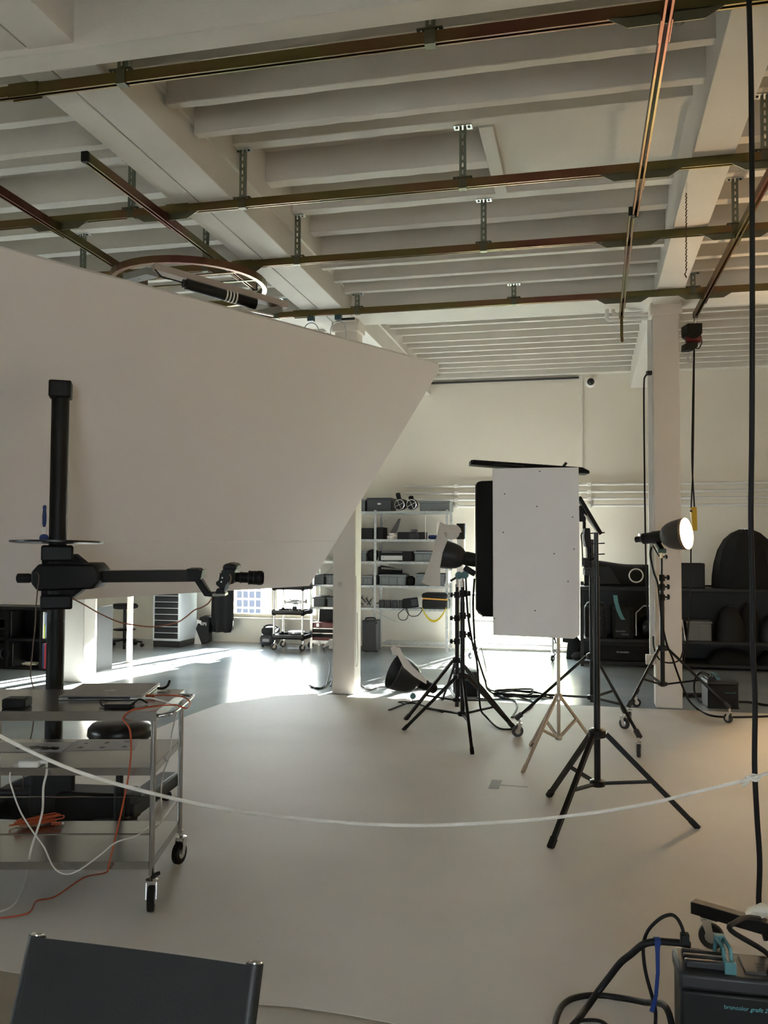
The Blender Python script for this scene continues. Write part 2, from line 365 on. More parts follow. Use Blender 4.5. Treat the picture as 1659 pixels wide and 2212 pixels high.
def fill_windows():  # frames and panes for the two added, unseen fill windows
    k = 3
    for h in FILL_FRONT:
        fr = MB(); y = YN-0.2
        for a, b, c, d in ((h[0], h[1], h[2], h[2]+0.06), (h[0], h[1], h[3]-0.06, h[3]), (h[0], h[0]+0.06, h[2]+0.06, h[3]-0.06), (h[1]-0.06, h[1], h[2]+0.06, h[3]-0.06), ((h[0]+h[1])/2-0.04, (h[0]+h[1])/2+0.04, h[2]+0.06, h[3]-0.06)): fr.mm(a, b, y, y+0.08, c, d)
        o = struct(fr.build('window_%d' % k, BEIGE, smooth=False)); k += 1
        MB().mm(h[0]+0.06, h[1]-0.06, y+0.03, y+0.035, h[2]+0.06, h[3]-0.06).build('pane', GLASS, o, smooth=False)
    for h in FILL_LEFT:
        fr = MB(); xx = XL-0.2
        for a, b, c, d in ((h[0], h[1], h[2], h[2]+0.06), (h[0], h[1], h[3]-0.06, h[3]), (h[0], h[0]+0.06, h[2]+0.06, h[3]-0.06), (h[1]-0.06, h[1], h[2]+0.06, h[3]-0.06), ((h[0]+h[1])/2-0.04, (h[0]+h[1])/2+0.04, h[2]+0.06, h[3]-0.06)): fr.mm(xx, xx+0.08, a, b, c, d)
        o = struct(fr.build('window_%d' % k, BEIGE, smooth=False)); k += 1
        MB().mm(xx+0.03, xx+0.035, h[0]+0.06, h[1]-0.06, h[2]+0.06, h[3]-0.06).build('pane', GLASS, o, smooth=False)
fill_windows()
# outside: ground and the neighbour's facade
GRND = mat('outdoor_gravel', (0.45, 0.44, 0.42), 0.9, scale=3)
FACADE = mat('render_facade', (0.75, 0.72, 0.66), 0.8)
struct(MB().mm(-60, 60, -60, -3.9, -1.6, -1.4).build('ground', GRND, smooth=False))
struct(MB().mm(-60, 60, 14.5, 70, -1.6, -1.4).build('ground', GRND, smooth=False))
struct(MB().mm(-60, -9.85, -3.9, 14.5, -1.6, -1.4).build('ground', GRND, smooth=False))
nb = thing('house', 'pale neighbouring house seen through the left window', 'building', (-9, 27, -1.4))
MB().mm(-22, 4, 26, 32, -1.4, 4.6).build('facade', FACADE, nb, smooth=False)
NG = mat('dark_pane', (0.012, 0.014, 0.02), 0.6, spec=0.1)
for wx in (-15.4, -12.9, -10.38, -7.2, -4.0):
    MB().mm(wx-0.46, wx+0.46, 25.95, 26.0, -0.85, 1.15).build('window_frame', WHITE, nb, smooth=False)
    for i in range(4):
        for j in range(7): MB().mm(wx-0.41+i*0.21, wx-0.41+i*0.21+0.165, 25.93, 25.96, -0.79+j*0.275, -0.57+j*0.275).build('pane', NG, nb, smooth=False)
# ================================================================== CEILING RAIL GRID
def pp(pts, D): return [at(x, y, D) for x, y in pts]
RW, RH = 0.041, 0.06
def channel(p, q, z_bottom, b=None):
    """slotted C channel, open side down, swept from p to q (horizontal)"""
    b = b or MB(); p, q = V((p[0], p[1], 0)), V((q[0], q[1], 0)); d = q-p; s = V((-d.y, d.x, 0)).normalized()
    h = RW/2; t = 0.004; l = 0.011
    prof = [(-h, 0), (-h+l, 0), (-h+l, 0.008), (-h+l-t, 0.008), (-h+t, t+0.002), (-h+t, RH-t), (h-t, RH-t), (h-t, t+0.002), (h-l+t, 0.008), (h-l, 0.008), (h-l, 0), (h, 0), (h, RH), (-h, RH)]
    pts = [p+s*a+V((0, 0, z_bottom+c)) for a, c in prof]
    n = len(pts); b.add(pts+[k+d for k in pts], [(i, (i+1) % n, (i+1) % n+n, i+n) for i in range(n)]); return b
def bracket(parent, x, y, z0, z1):
    g = MB(); wd, dp, th = 0.046, 0.032, 0.0035
    g.mm(x-wd/2, x-wd/2+th, y-dp/2, y+dp/2, z0, z1); g.mm(x+wd/2-th, x+wd/2, y-dp/2, y+dp/2, z0, z1)
    g.mm(x-wd/2+th, x-0.006, y-dp/2, y-dp/2+th, z0, z1); g.mm(x+0.006, x+wd/2-th, y-dp/2, y-dp/2+th, z0, z1)
    k = z0
    while k < z1-0.01: g.mm(x-0.006, x+0.006, y-dp/2, y-dp/2+th, k, min(k+0.02, z1)); k += 0.05
    br = g.build('bracket', BRK, parent, smooth=False)
    c = MB().mm(x-0.065, x+0.065, y-0.032, y+0.032, z0-0.008, z0); c.mm(x-0.027, x+0.027, y-RW/2-0.005, y-RW/2-0.001, z0-0.078, z0-0.008); c.mm(x-0.027, x+0.027, y+RW/2+0.001, y+RW/2+0.005, z0-0.078, z0-0.008); c.mm(x-0.027, x+0.027, y-RW/2-0.005, y+RW/2+0.005, z0-0.08, z0-0.076)
    c.build('clamp', DZINC, br, smooth=False)
    p = MB().mm(x-0.065, x+0.065, y-0.035, y+0.035, z1-0.006, z1); p.build('top_plate', GALV, br, bevel=0.002, smooth=False)
    for sx in (-0.042, 0.042):
        MB().lathe([(0.009, 0), (0.009, 0.008)], (x+sx, y-0.005, z1-0.014), (0, 0, 1), 6).build('bolt', BLK, br)
        MB().lathe([(0.008, 0), (0.008, 0.01)], (x+sx, y-0.02, z0-0.018), (0, 0, 1), 6).build('bolt', CHROME, br)
RAILS = [(4.13, [(265, 150), (930, 85)], 4.74, 55, 'zinc plated ceiling rail nearest the camera, running across the frame'),
         (5.86, [(285, 400), (525, 400), (1000, 380), (1652, 320)], 4.5, 385, 'second zinc plated ceiling rail from the camera, on long slotted brackets'),
         (7.15, [(180, 530), (445, 530), (643, 540), (1045, 520), (1588, 470)], 4.5, 525, 'third zinc plated ceiling rail from the camera, above the reflector frame'),
         (8.80, [(598, 670), (772, 660), (1110, 645), (1497, 620)], 4.28, 652, 'farthest zinc plated ceiling rail, beside the column tops')]
for i, (Y, bs, zt, jx, lab) in enumerate(RAILS):
    t = thing('ceiling_rail', lab, 'rail', (-2, Y, 4.07), 'ceiling rails running across')
    channel((-5.8, Y), (4.4, Y), 4.07).build('channel', ZINC, t, smooth=False)
    for x, y in bs: bracket(t, aty(x, y, Y).x, Y, 4.143, zt)
    jp = aty(jx, [190, 455, 567, 678][i], Y).x
    j = MB().mm(jp-0.09, jp+0.09, Y-0.026, Y-0.0215, 4.062, 4.136); j.mm(jp-0.09, jp+0.09, Y+0.0215, Y+0.026, 4.062, 4.136); j.mm(jp-0.09, jp+0.09, Y-0.026, Y+0.026, 4.131, 4.137)
    jo = j.build('splice', ZINC, t, smooth=False)
    for k in (-0.06, -0.02, 0.02, 0.06): MB().lathe([(0.007, 0), (0.007, 0.018)], (jp+k, Y, 4.136), (0, 0, 1), 6).build('bolt', GALV, jo)
SEC = [('rail_a', (0.372, 2.6), (0.345, 6.46), 'upper zinc rail running away from camera at right, nearer half', [4.13, 5.86], 1),
       ('rail_b', (0.322, 6.44), (0.352, 9.25), 'zinc rail running away at right with a black end cap, farther half', [7.15, 8.80], 0),
       ('rail_c', (1.20, 3.6), (1.095, 9.42), 'zinc rail at far right that carries the electric hoist', [5.86, 7.15, 8.80], 1),
       ('rail_d', (-3.035, 4.80), (-3.005, 7.55), 'short zinc rail with square black end cap above the big reflector', [5.86, 7.15], 0),
       ('rail_e', (-3.88, 4.3), (-3.95, 7.2), 'zinc rail at the left frame edge above the big reflector', [5.86, 7.15], 1)]
for nm, p, q, lab, ys, _ in SEC:
    t = thing('hanging_rail', lab, 'rail', ((p[0]+q[0])/2, (p[1]+q[1])/2, 4.0), 'hanging rails running away from the camera')
    channel(p, q, 4.0).build('channel', ZINC, t, smooth=False)
    dq = (V((q[0], q[1], 0))-V((p[0], p[1], 0))).normalized()
    for c0, sg in ((p, -1), (q, 1)): MB().box((c0[0]+dq.x*0.012*sg, c0[1]+dq.y*0.012*sg, 4.03), (0.047, 0.03, 0.066)).build('end_cap', BLKP, t, bevel=0.004)
    for Y in ys:
        k = (Y-p[1])/(q[1]-p[1]); xx = p[0]+(q[0]-p[0])*k
        g = MB().prism([(xx-0.26, Y-0.03, 4.069), (xx-0.17, Y-0.03, 4.015), (xx+0.17, Y-0.03, 4.015), (xx+0.26, Y-0.03, 4.069)], (0, 0.006, 0)); g.mm(xx-0.20, xx+0.20, Y-0.03, Y+0.03, 4.063, 4.069)
        g.build('gusset_plate', DZINC, t, smooth=False)
        s = MB().mm(xx-0.027, xx-0.0215, Y-0.09, Y+0.09, 3.992, 4.062); s.mm(xx+0.0215, xx+0.027, Y-0.09, Y+0.09, 3.992, 4.062); s.build('saddle', ZINC, t, smooth=False)
# stub hanging from the end of the farther rail at right
t = MB().bar((0.352, 9.22, 4.0), (0.352, 9.22, 3.80), 0.03, 0.02).lathe([(0.016, 0), (0.016, 0.05), (0.008, 0.07)], (0.352, 9.22, 3.80), (0.1, 0, -1), 10)
tag(t.build('rail_stop', ZINC), 'small dangling end stop at the end of the zinc rail near the right column', 'rail stop')
p = at(1468, 10, 4.25)
t = MB().lathe([(0.031, 0), (0.031, 0.22), (0.022, 0.22), (0.022, 0.0)], p, (0.1, 1, 0.25), 16, cap=False)
t.mm(p.x-0.004, p.x+0.004, p.y-0.02, p.y+0.02, p.z-0.09, p.z-0.03)
tag(t.build('pipe_sleeve', DGREYP), 'short grey pipe sleeve hung from the zinc rail at the top right', 'pipe')
# cable trolleys on the far rail, with steel loops down to the reflector
for x, lab in ((672, 'left dark rail trolley with steel loop above the reflector edge'), (731, 'right dark rail trolley with steel loop above the reflector edge')):
    P = aty(x, 686, 8.80); t = thing('rail_trolley', lab, 'trolley', P, 'rail trolleys holding the reflector')
    MB().mm(P.x-0.035, P.x+0.035, 8.77, 8.83, 4.015, 4.068).build('block', mat('dark_teal_metal', (0.02, 0.05, 0.06), 0.4), t, bevel=0.004)
    if x == 731: MB().bar((P.x-0.02, 8.80, 4.02), (P.x+0.17, 8.84, 4.03), 0.03, 0.02).build('hook_bar', BLK, t)
    MB().tube([(P.x+0.085*math.sin(a), 8.80, 3.90-0.0+0.10*math.cos(a)-(0.22 if abs(a) > 1.7 else 0)) for a in [k*math.pi/10-1.0*math.pi*0.72 for k in range(15)]], 0.006, 6).build('steel_loop', GALV, t)
# ------------------------------------------------------------------ curved rail and frame over the reflector
ZR = 3.93
a0, a1 = fl(242, 600, ZR), fl(566, 640, ZR); cc = (a0+a1)/2; RR = (a1-a0).length/2
t = thing('curved_rail', 'curved zinc rail loop hung below the grid above the reflector', 'rail', cc)
b = MB(); n = 40; ring = []
for i in range(n): a = 2*math.pi*i/n; ring.append(V((cc.x+RR*math.cos(a), cc.y+RR*math.sin(a), ZR)))
vs = []; fs = []
for i in range(n):
    p = ring[i]; d = (p-cc).normalized()
    for s, z in ((-0.021, 0), (0.021, 0), (0.021, 0.06), (-0.021, 0.06)): vs.append(p+d*s+V((0, 0, z)))
for i in range(n):
    j = (i+1) % n
    for k in range(4): l = (k+1) % 4; fs.append((i*4+k, i*4+l, j*4+l, j*4+k))
b.add(vs, fs).build('ring', ZINC, t, smooth=False)
for dx in (-0.12, 0.12): MB().bar((cc.x-RR, cc.y+dx, ZR+0.065), (cc.x+RR, cc.y+dx, ZR+0.065), 0.03, 0.01).build('cross_strap', ZINC, t)
DF = 6.6
t = thing('motorised_frame', 'pale box section frame with a black motor tube, above the reflector', 'frame', at(470, 640, DF))
MB().bar(at(330, 578, DF-0.3), at(617, 661, DF+0.3), 0.09, 0.05).build('long_bar', mat('raw_wood', (0.42, 0.35, 0.30), 0.6), t, bevel=0.002)
MB().bar(at(278, 602, DF-0.1), at(330, 588, DF-0.3), 0.10, 0.05).build('short_bar', mat('grey_profile', (0.20, 0.20, 0.19), 0.5), t, bevel=0.002)
MB().bar(at(500, 690, DF-0.15), at(600, 668, DF+0.3), 0.10, 0.05).build('short_bar', mat('grey_profile', (0.20, 0.20, 0.19), 0.5), t, bevel=0.002)
for (x0, y0, x1, y1) in ((300, 606, 335, 590), (525, 668, 590, 682)): MB().bar(at(x0, y0, DF-0.2), at(x1, y1, DF+0.1), 0.012, 0.012).build('edge_strip', ALU, t)
mt = MB().tube([at(395, 612, DF-0.25), at(400, 613, DF-0.24), at(402, 613.5, DF-0.24), at(552, 657, DF+0.05)], [0.03, 0.03, 0.042, 0.042], 16).build('motor_tube', BLK, t)
for k in (486, 493, 500, 507): c0 = at(k, 613.5+(k-402)*0.29, DF-0.24+(k-402)*0.0019); c1 = at(k+3, 613.5+(k+3-402)*0.29, DF-0.24+(k+3-402)*0.0019); MB().tube([c0, c1], 0.044, 16).build('white_band', PAPER, mt)
MB().tube(smoothline([at(335, 582, DF-0.35), at(350, 598, DF-0.35), at(372, 604, DF-0.3), at(396, 611, DF-0.25)]), 0.006, 6).build('cord', DRUB, t)
# ------------------------------------------------------------------ big tilted reflector
D1 = 9.3; P1 = at(668, 1266, D1); q = fl(0, 1306, P1.z); u = (P1-q).normalized()
d2 = ray(956, 789); D2 = ((P1-EYE).dot(u))/d2.dot(u); P2 = EYE+d2*D2
nrm = u.cross(P2-P1).normalized()
if nrm.dot(EYE-P1) < 0: nrm = -nrm
def onpl(x, y): d = ray(x, y); return EYE+d*((P1-EYE).dot(nrm)/d.dot(nrm))
q, q2 = onpl(0, 1306), onpl(0, 536)
u2 = (P2-q2).normalized(); u = (P1-q).normalized()
P0, P3 = q-u*1.2, q2-u2*1.2
t = thing('hanging_reflector', 'huge tilted white reflector panel hung from the ceiling rails', 'reflector', (P0+P1)/2)
cut = (P1-P2).normalized()*0.07
MB().prism([P0, P1, P2+cut, P2-u2*0.07, P3], -nrm*0.045).build('panel', REFL, t, bevel=0.004, smooth=False)
sm = 0.215; A, B = P0.lerp(P3, sm), P1.lerp(P2, sm)
MB().obox((A+B)/2+nrm*0.0015, (B-A)/2, (P2-P1).normalized()*0.006, nrm*0.0015).build('seam', REFL, t, smooth=False)
for x in (672, 731):
    P = aty(x, 700, 8.80)
    MB().tube([V((P.x, 8.80, 3.74)), P2-u2*(P2-V((P.x, P.y, P2.z))).dot(u2)-nrm*0.02+V((0, 0, 0.005))], 0.003, 5).build('suspension_wire', GALV, t)
# ------------------------------------------------------------------ hoist, hanging cables
PH = V((1.09, 9.42, 3.93)); DH = dep(PH)
t = thing('hoist', 'black and red electric chain hoist at the end of the right rail', 'hoist', at(1497, 755, DH))
MB().prism(pp([(1485, 698), (1518, 697), (1518, 720), (1508, 729), (1497, 730), (1486, 722)], DH-0.12), _f*0.2).build('motor_housing', BLKP, t, bevel=0.01)
MB().lathe([(0.075, 0), (0.085, 0.03), (0.08, 0.07), (0.05, 0.085)], at(1498, 724, DH-0.02), (0, 0, -1), 16).build('red_collar', RED, t)
MB().prism(pp([(1482, 741), (1508, 738), (1508, 748), (1500, 756), (1481, 756)], DH-0.08), _f*0.14).build('lower_block', BLKP, t, bevel=0.006)
MB().tube([V((1.095, 9.40, 4.02)), at(1499, 700, DH-0.02)], 0.012, 8).build('suspension_bolt', GALV, t)
MB().tube([at(1491, 756, DH), at(1491, 764, DH)], 0.006, 6).build('chain', GALV, t)
MB().tube([at(1491+5*math.cos(a), 775+8*math.sin(a), DH) for a in [k*math.pi/8-1.5 for k in range(14)]], 0.009, 7).build('hook', GALV, t)
MB().tube(smoothline([at(1513, 722, DH), at(1516, 738, DH), at(1510, 752, DH), at(1502, 752, DH)]), 0.006, 6).build('cord', DRUB, t)
t = thing('hoist_control', 'yellow pendant control hanging from the hoist on two cables', 'control', at(1500, 1148, DH))
MB().prism(pp([(1493, 1096), (1506, 1095), (1507, 1146), (1497, 1147)], DH-0.03), _f*0.06).build('handset', YEL, t, bevel=0.008)
MB().tube(smoothline([at(1499, 756, DH), at(1496, 900, DH), at(1495, 1000, DH), at(1500, 1095, DH)]), 0.008, 6).build('cord', DRUB, t)
MB().tube(smoothline([at(1500, 756, DH+0.02), at(1497, 1000, DH+0.02), at(1493, 1100, DH+0.02), at(1492, 1250, DH+0.02), at(1488, 1345, DH+0.02), at(1475, 1440, DH-0.1), fl(1448, 1518)+V((0.02, 0, 0.012))]), 0.007, 6).build('long_cord', DRUB, t)
MB().lathe([(0.012, 0), (0.012, 0.015)], at(1492, 1104, DH-0.03), -_f, 8).build('button', BLKP, t)
DC = dep((0.62, 9.42, 2)); cable('hanging_cable', [at(1402, 808, DC), at(1394, 813, DC), at(1391, 840, DC), at(1392, 1000, DC), at(1395, 1200, DC), at(1400, 1330, DC), at(1410, 1372, DC)], 0.009, DRUB, 'thin black cable hanging down in front of the right column duct')
tag(MB().box(at(1402, 806, DC), (0.05, 0.05, 0.04), YAW).build('cable_plug', BLKP), 'small black plug at the top of the cable beside the right column', 'plug')
DK = 6.2; b = MB()
for i in range(44):
    y = 282+i*7; c = at(1482+(i % 2)*0.6, y, DK); b.tube([c+V((0.004, 0, 0.011)), c-V((0.004, 0, 0.011))], 0.0045, 5)
b.tube([at(1482, 588, DK), at(1479, 592, DK), at(1483, 600, DK)], 0.005, 5)
tag(b.build('chain', mat('rusty_metal', (0.10, 0.07, 0.04), 0.7)), 'thin rusty chain hanging from the right ceiling beam', 'chain')
DBC = 3.45
cable('power_cable', [at(1617, -60, DBC), at(1618, 0, DBC), at(1622, 150, DBC), at(1624, 330, DBC), at(1625, 520, DBC), at(1625, 750, DBC), at(1624, 950, DBC), at(1622, 1120, DBC), at(1625, 1250, DBC), at(1626, 1400, DBC), at(1631, 1510, DBC), at(1630, 1650, DBC), at(1635, 1760, DBC), at(1641, 1860, DBC), at(1639, 1952, DBC), at(1645, 1995, DBC), at(1655, 2030, DBC)], 0.0105, DRUB, 'thick black power cable hanging down along the right frame edge', n=10)
# white barrier rope tied to the cable
rp = [at(-140, 1506, 3.05), at(0, 1590, 3.08), at(160, 1664, 3.1), at(330, 1714, 3.12), at(500, 1750, 3.15), at(700, 1774, 3.2), at(880, 1783, 3.25), at(1050, 1778, 3.3), at(1200, 1766, 3.34), at(1380, 1740, 3.38), at(1520, 1707, 3.41), at(1632, 1679, 3.43), at(1700, 1655, 3.45)]
t = thing('barrier_rope', 'thin white rope strung across the studio at knee height', 'rope', at(880, 1783, 3.25))
ROPE = mat('white_rope', (0.88, 0.86, 0.80), 0.85, bump=0.4, bscale=200)
MB().tube(smoothline(rp, 8), 0.0068, 8).build('rope', ROPE, t)
k = MB(); kc = at(1629, 1683, 3.43)
k.tube(smoothline([kc+V((-0.03, 0, 0.01)), kc+V((0, -0.016, 0)), kc+V((0.018, 0, 0.006)), kc+V((0, 0.016, 0.012)), kc+V((-0.02, 0, -0.004)), kc+V((-0.045, -0.005, -0.03))]), 0.007, 7)
k.build('knot', ROPE, t)
# wall pipes, conduit, dome camera
for i, (ya, yb_) in enumerate(((1046, 1038), (1062, 1055), (1077, 1071), (1092, 1086))):
    z = aty(1300, ya, 14.02).z
    t = thing('wall_pipe', ['top', 'second', 'third', 'lowest'][i]+' of four white pipes along the back wall', 'pipe', (0, 14.03, z), 'white pipes on the back wall')
    MB().tube([(-2.9, 14.035, z), (XR, 14.035, z)], 0.022, 10).build('tube', WHITE, t)
    for px in (985, 1273, 1620):
        X = aty(px, ya, 14.02).x; MB().mm(X-0.03, X+0.03, 14.0, YB, z-0.03, z+0.03).build('pipe_clip', WHITE, t, bevel=0.004)
tag(MB().mm(*(lambda X: (X-0.012, X+0.012))(aty(1257, 900, 14.08).x), 14.07, YB, 2.72, 4.36).build('conduit', WHITE), 'thin vertical white conduit on the back wall beside the dome camera', 'conduit')
P = aty(1276, 825, 14.06); t = thing('dome_camera', 'white ceiling dome camera with black lens on the back wall', 'camera', P)
MB().lathe([(0.085, 0.06), (0.085, 0.02), (0.06, -0.02)], P, (0, 1, 0), 20).build('housing', WHITE, t)
MB().lathe([(0.058, 0), (0.05, 0.03), (0.03, 0.05), (0.005, 0.058)], P-V((0, 0.02, 0)), (0, -1, 0), 18).build('lens_dome', mat('dome_black', (0.01, 0.01, 0.012), 0.08, coat=0.5), t)
t = MB().mm(-3.6, -0.12, 14.05, YB, 4.31, 4.335); tag(t.build('cable_tray', DGREYP, smooth=False), 'thin dark cable run under the ceiling on the back wall', 'cable tray')
for i, (xa, xb) in enumerate(((1318, 1408), (1330, 1408))):
    pass
b = MB().tube(smoothline([at(1312, 660, 9.3), at(1312, 688, 9.3), at(1330, 690, 9.3), at(1380, 688, 9.4), at(1412, 686, 9.45)], 4), 0.02, 8).tube(smoothline([at(1326, 660, 9.3), at(1326, 676, 9.3), at(1345, 680, 9.3), at(1412, 676, 9.45)], 4), 0.02, 8)
tag(b.build('ceiling_conduit', WHITE), 'bent white conduits below the ceiling left of the right column', 'conduit')
# ================================================================== STANDS, LAMPS, BOARDS
def caster(parent, P, r, yaw, fork=CHROME, tyre=RUB, n_top=0.03):
    """swivel caster: P = floor contact"""
    P = V(P); d = V((math.cos(yaw), math.sin(yaw), 0)); s = V((-d.y, d.x, 0)); c = P+V((0, 0, r)); tp = P+d*r*0.35+V((0, 0, r*2.25))
    f = MB()
    for k in (-1, 1): f.prism([c+s*k*r*0.36+d*r*0.2-V((0, 0, r*0.25)), c+s*k*r*0.36-d*r*0.25, tp+s*k*r*0.36-d*r*0.35, tp+s*k*r*0.36+d*r*0.4], s*k*r*0.08)
    f.lathe([(r*0.5, 0), (r*0.5, r*0.22), (r*0.2, r*0.3), (r*0.2, r*0.3+n_top)], tp-V((0, 0, r*0.1)), (0, 0, 1), 12)
    fk = f.build('caster', fork, parent)
    MB().lathe([(r*0.55, -r*0.26), (r*0.94, -r*0.28), (r, -r*0.18), (r, r*0.18), (r*0.94, r*0.28), (r*0.55, r*0.26)], c, s, 20).build('wheel', tyre, fk)
    MB().lathe([(r*0.5, -r*0.3), (r*0.5, r*0.3)], c, s, 12).build('wheel_hub', fork, fk)
    return fk
def stand(label, C0, feet, zh, zl, segs, m=BLK, leg=0.011, cast=0.0, cyaw=0.4, brace_t=0.55, name='light_stand', cat='light stand', group=None, legmat=None, hubr=0.035, footm=None):
    """segs: list of (z0, z1, radius) column tubes; feet: floor points"""
    C0 = V((C0[0], C0[1], 0)); t = thing(name, label, cat, C0, group); legmat = legmat or m
    for z0, z1, r in segs: MB().tube([C0+V((0, 0, z0)), C0+V((0, 0, z1))], r, 14).build('column_tube', m, t)
    h = MB().lathe([(hubr*0.7, -0.025), (hubr, -0.02), (hubr, 0.02), (hubr*0.7, 0.03)], C0+V((0, 0, zh)), (0, 0, 1), 14)
    l = MB().lathe([(hubr*0.7, -0.02), (hubr*0.9, -0.015), (hubr*0.9, 0.015), (hubr*0.6, 0.02)], C0+V((0, 0, zl)), (0, 0, 1), 14)
    h.build('leg_collar', m, t); l.build('brace_collar', m, t)
    for i, p in enumerate(feet):
        p = V((p[0], p[1], 0)); d = (p-C0).normalized(); top = C0+d*hubr+V((0, 0, zh)); bot = p+V((0, 0, cast*2.3+0.05 if cast else 0.012))
        lo = MB().bar(top, bot, leg*2, leg*2.3) if not cast else MB().tube([top, bot], leg, 10)
        lg = lo.build('leg', legmat, t, bevel=0.002)
        if cast:
            MB().tube([bot+(top-bot)*0.06, bot-(top-bot).normalized()*0.02], leg*1.7, 10).build('leg_end', RUB, lg)
            caster(t, p, cast, cyaw+i*2.1)
        else: MB().bar(bot+(top-bot).normalized()*0.05, bot-(top-bot).normalized()*0.012, leg*2.4, leg*2.6).build('rubber_foot', footm or DRUB, lg)
        mid = top.lerp(bot, brace_t)
        for k in (-1, 1):
            s = V((-d.y, d.x, 0))*k*0.009; MB().bar(C0+d*hubr*0.8+V((0, 0, zl))+s, mid+s, 0.004, 0.016).build('brace', legmat, t)
    return t
def knob(parent, P, d, m=BLKP, r=0.02, l=0.03):
    d = V(d).normalized(); MB().lathe([(r*0.35, 0), (r*0.35, l*0.5), (r, l*0.5), (r, l), (r*0.5, l*1.1)], P, d, 8).build('knob', m, parent)
def zpx(px, py, D): return at(px, py, D).z
# stand A : nearest, plain feet
FA = [fl(1505, 1790), fl(1190, 1833), fl(1186, 1722)]; CA = (FA[0]+FA[1]+FA[2])/3; CA = fl(1291, 1778); DA = dep(CA+V((0, 0, 1)))
zz = lambda y: zpx(1285, y, DA)
SA = stand('black light stand with plain feet nearest the camera, right of the white board', CA, FA, zz(1583), zz(1688), [(zz(1692), zz(1245), 0.019), (zz(1245), zz(1150), 0.0135)], leg=0.0125, brace_t=0.52, hubr=0.05)
# stand B : casters, behind A
FB = [fl(1118, 1592), fl(1349, 1575), fl(1380, 1635)]; CB = (FB[0]+FB[1]+FB[2])/3; DB = dep(CB+V((0, 0, 1))); zz = lambda y: zpx(1270, y, DB)
SB = stand('black wheeled light stand right behind the nearest stand', CB, FB, zz(1418), zz(1505), [(zz(1515), zz(1235), 0.022), (zz(1235), zz(1165), 0.016)], leg=0.013, cast=0.05, brace_t=0.62, hubr=0.05)
# clamp head with three pins, lever and tilted arm on stand B
tB = SB
def pB(pts, dd=0.0): return pp(pts, DB+dd)
MB().prism(pB([(1264, 1141), (1275, 1141), (1278, 1182), (1266, 1182), (1262, 1160)], -0.05), _f*0.09).build('grip_head', BLKP, tB, bevel=0.006)
MB().prism(pB([(1268, 1182), (1275, 1182), (1275, 1226), (1270, 1226)], -0.03), _f*0.06).build('grip_neck', BLKP, tB, bevel=0.004)
MB().prism(pB([(1262, 1206), (1275, 1206), (1275, 1226), (1262, 1226)], -0.06), _f*0.1).build('clamp_block', BLKP, tB, bevel=0.006)
MB().bar(at(1275, 1211, DB-0.06), at(1291, 1202, DB-0.1), 0.02, 0.022).build('lever', BLKP, tB)
MB().prism(pB([(1264, 1228), (1286, 1228), (1286, 1243), (1264, 1243)], -0.05), _f*0.09).build('collar_block', CHAR, tB, bevel=0.006)
for y in (1151, 1174, 1197): MB().tube([at(1275, y+1, DB-0.02), at(1306, y-0.5, DB-0.02)], 0.006, 6).build('pin', BLK, tB)
MB().prism(pB([(1252, 1094), (1264, 1090), (1270, 1096), (1271, 1104), (1266, 1118), (1266, 1127), (1252, 1127)], -0.05), _f*0.1).build('pivot', BLKP, tB, bevel=0.008)
MB().tube([at(1262, 1127, DB), at(1262, 1142, DB)], 0.014, 8).build('spigot', BLKP, tB)
ar = MB().bar(at(1250, 1074, DB-0.03), at(1297, 1154, DB-0.03), 0.05, 0.032).build('arm', BLK, tB, bevel=0.003)
MB().bar(at(1262, 1111, DB-0.06), at(1294, 1157, DB-0.06), 0.01, 0.01).build('highlight_strip', ALU, ar)  # pale metal strip stands in for the highlight along the arm
MB().tube([at(1258, 1150, DB-0.02), at(1255, 1156, DB-0.02), at(1257, 1172, DB-0.02), at(1259, 1220, DB-0.02), at(1262, 1222, DB-0.02)], 0.006, 6).build('wire_handle', BLK, tB)
for y in (1440, 1480): pass
# nickel stand carrying the white board
FN = [fl(1130, 1670), fl(1147, 1612), fl(1285, 1610)]
CN = fl(1207, 1642); DN = dep(CN+V((0, 0, 1))); zz = lambda y: zpx(1209, y, DN)
SN = stand('slim nickel light stand under the white board', CN, FN, zz(1505), zz(1590), [(zz(1595), zz(1378), 0.0135), (zz(1378), zz(1200), 0.010)], m=NICK, leg=0.009, brace_t=0.45, hubr=0.03, footm=NICK)
# boards
DW = DN-0.10
def board(name, label, quad, D, th, m, bevel=0.004):
    b = MB().prism(pp(quad, D), _f*th); return tag(b.build(name, m, bevel=bevel, smooth=False), label, 'board')
tw = thing('white_board', 'white foam board held upright by the nickel stand', 'board', at(1158, 1376, DW))
MB().prism(pp([(1065, 1012), (1158, 1010.5), (1250, 1009.5), (1252, 1200), (1252, 1372), (1240, 1380), (1158, 1376), (1066, 1372)], DW), _f*0.03).build('panel', BOARD, tw, bevel=0.003, smooth=False)
for x, y in ((1166, 1018), (1160, 1094), (1087, 1150), (1240, 1186), (1197, 1196), (1156, 1319), (1090, 1067), (1227, 1256), (1068, 1336), (1237, 1117)):
    MB().lathe([(0.005, 0), (0.0035, 0.002)], at(x, y, DW), -_f, 8).build('pin_hole', DGREYP, tw)
def worn(name):
    return ramp_mat(name, [(0.0, (0.012, 0.012, 0.012)), (0.68, (0.014, 0.014, 0.014)), (0.72, (0.45, 0.43, 0.40))], 40, 0.6, detail=3)
BLKB = mat('black_board_paint', (0.006, 0.006, 0.007), 0.75, var=0.3, spec=0.2); WORN = worn('chipped_black_edge')
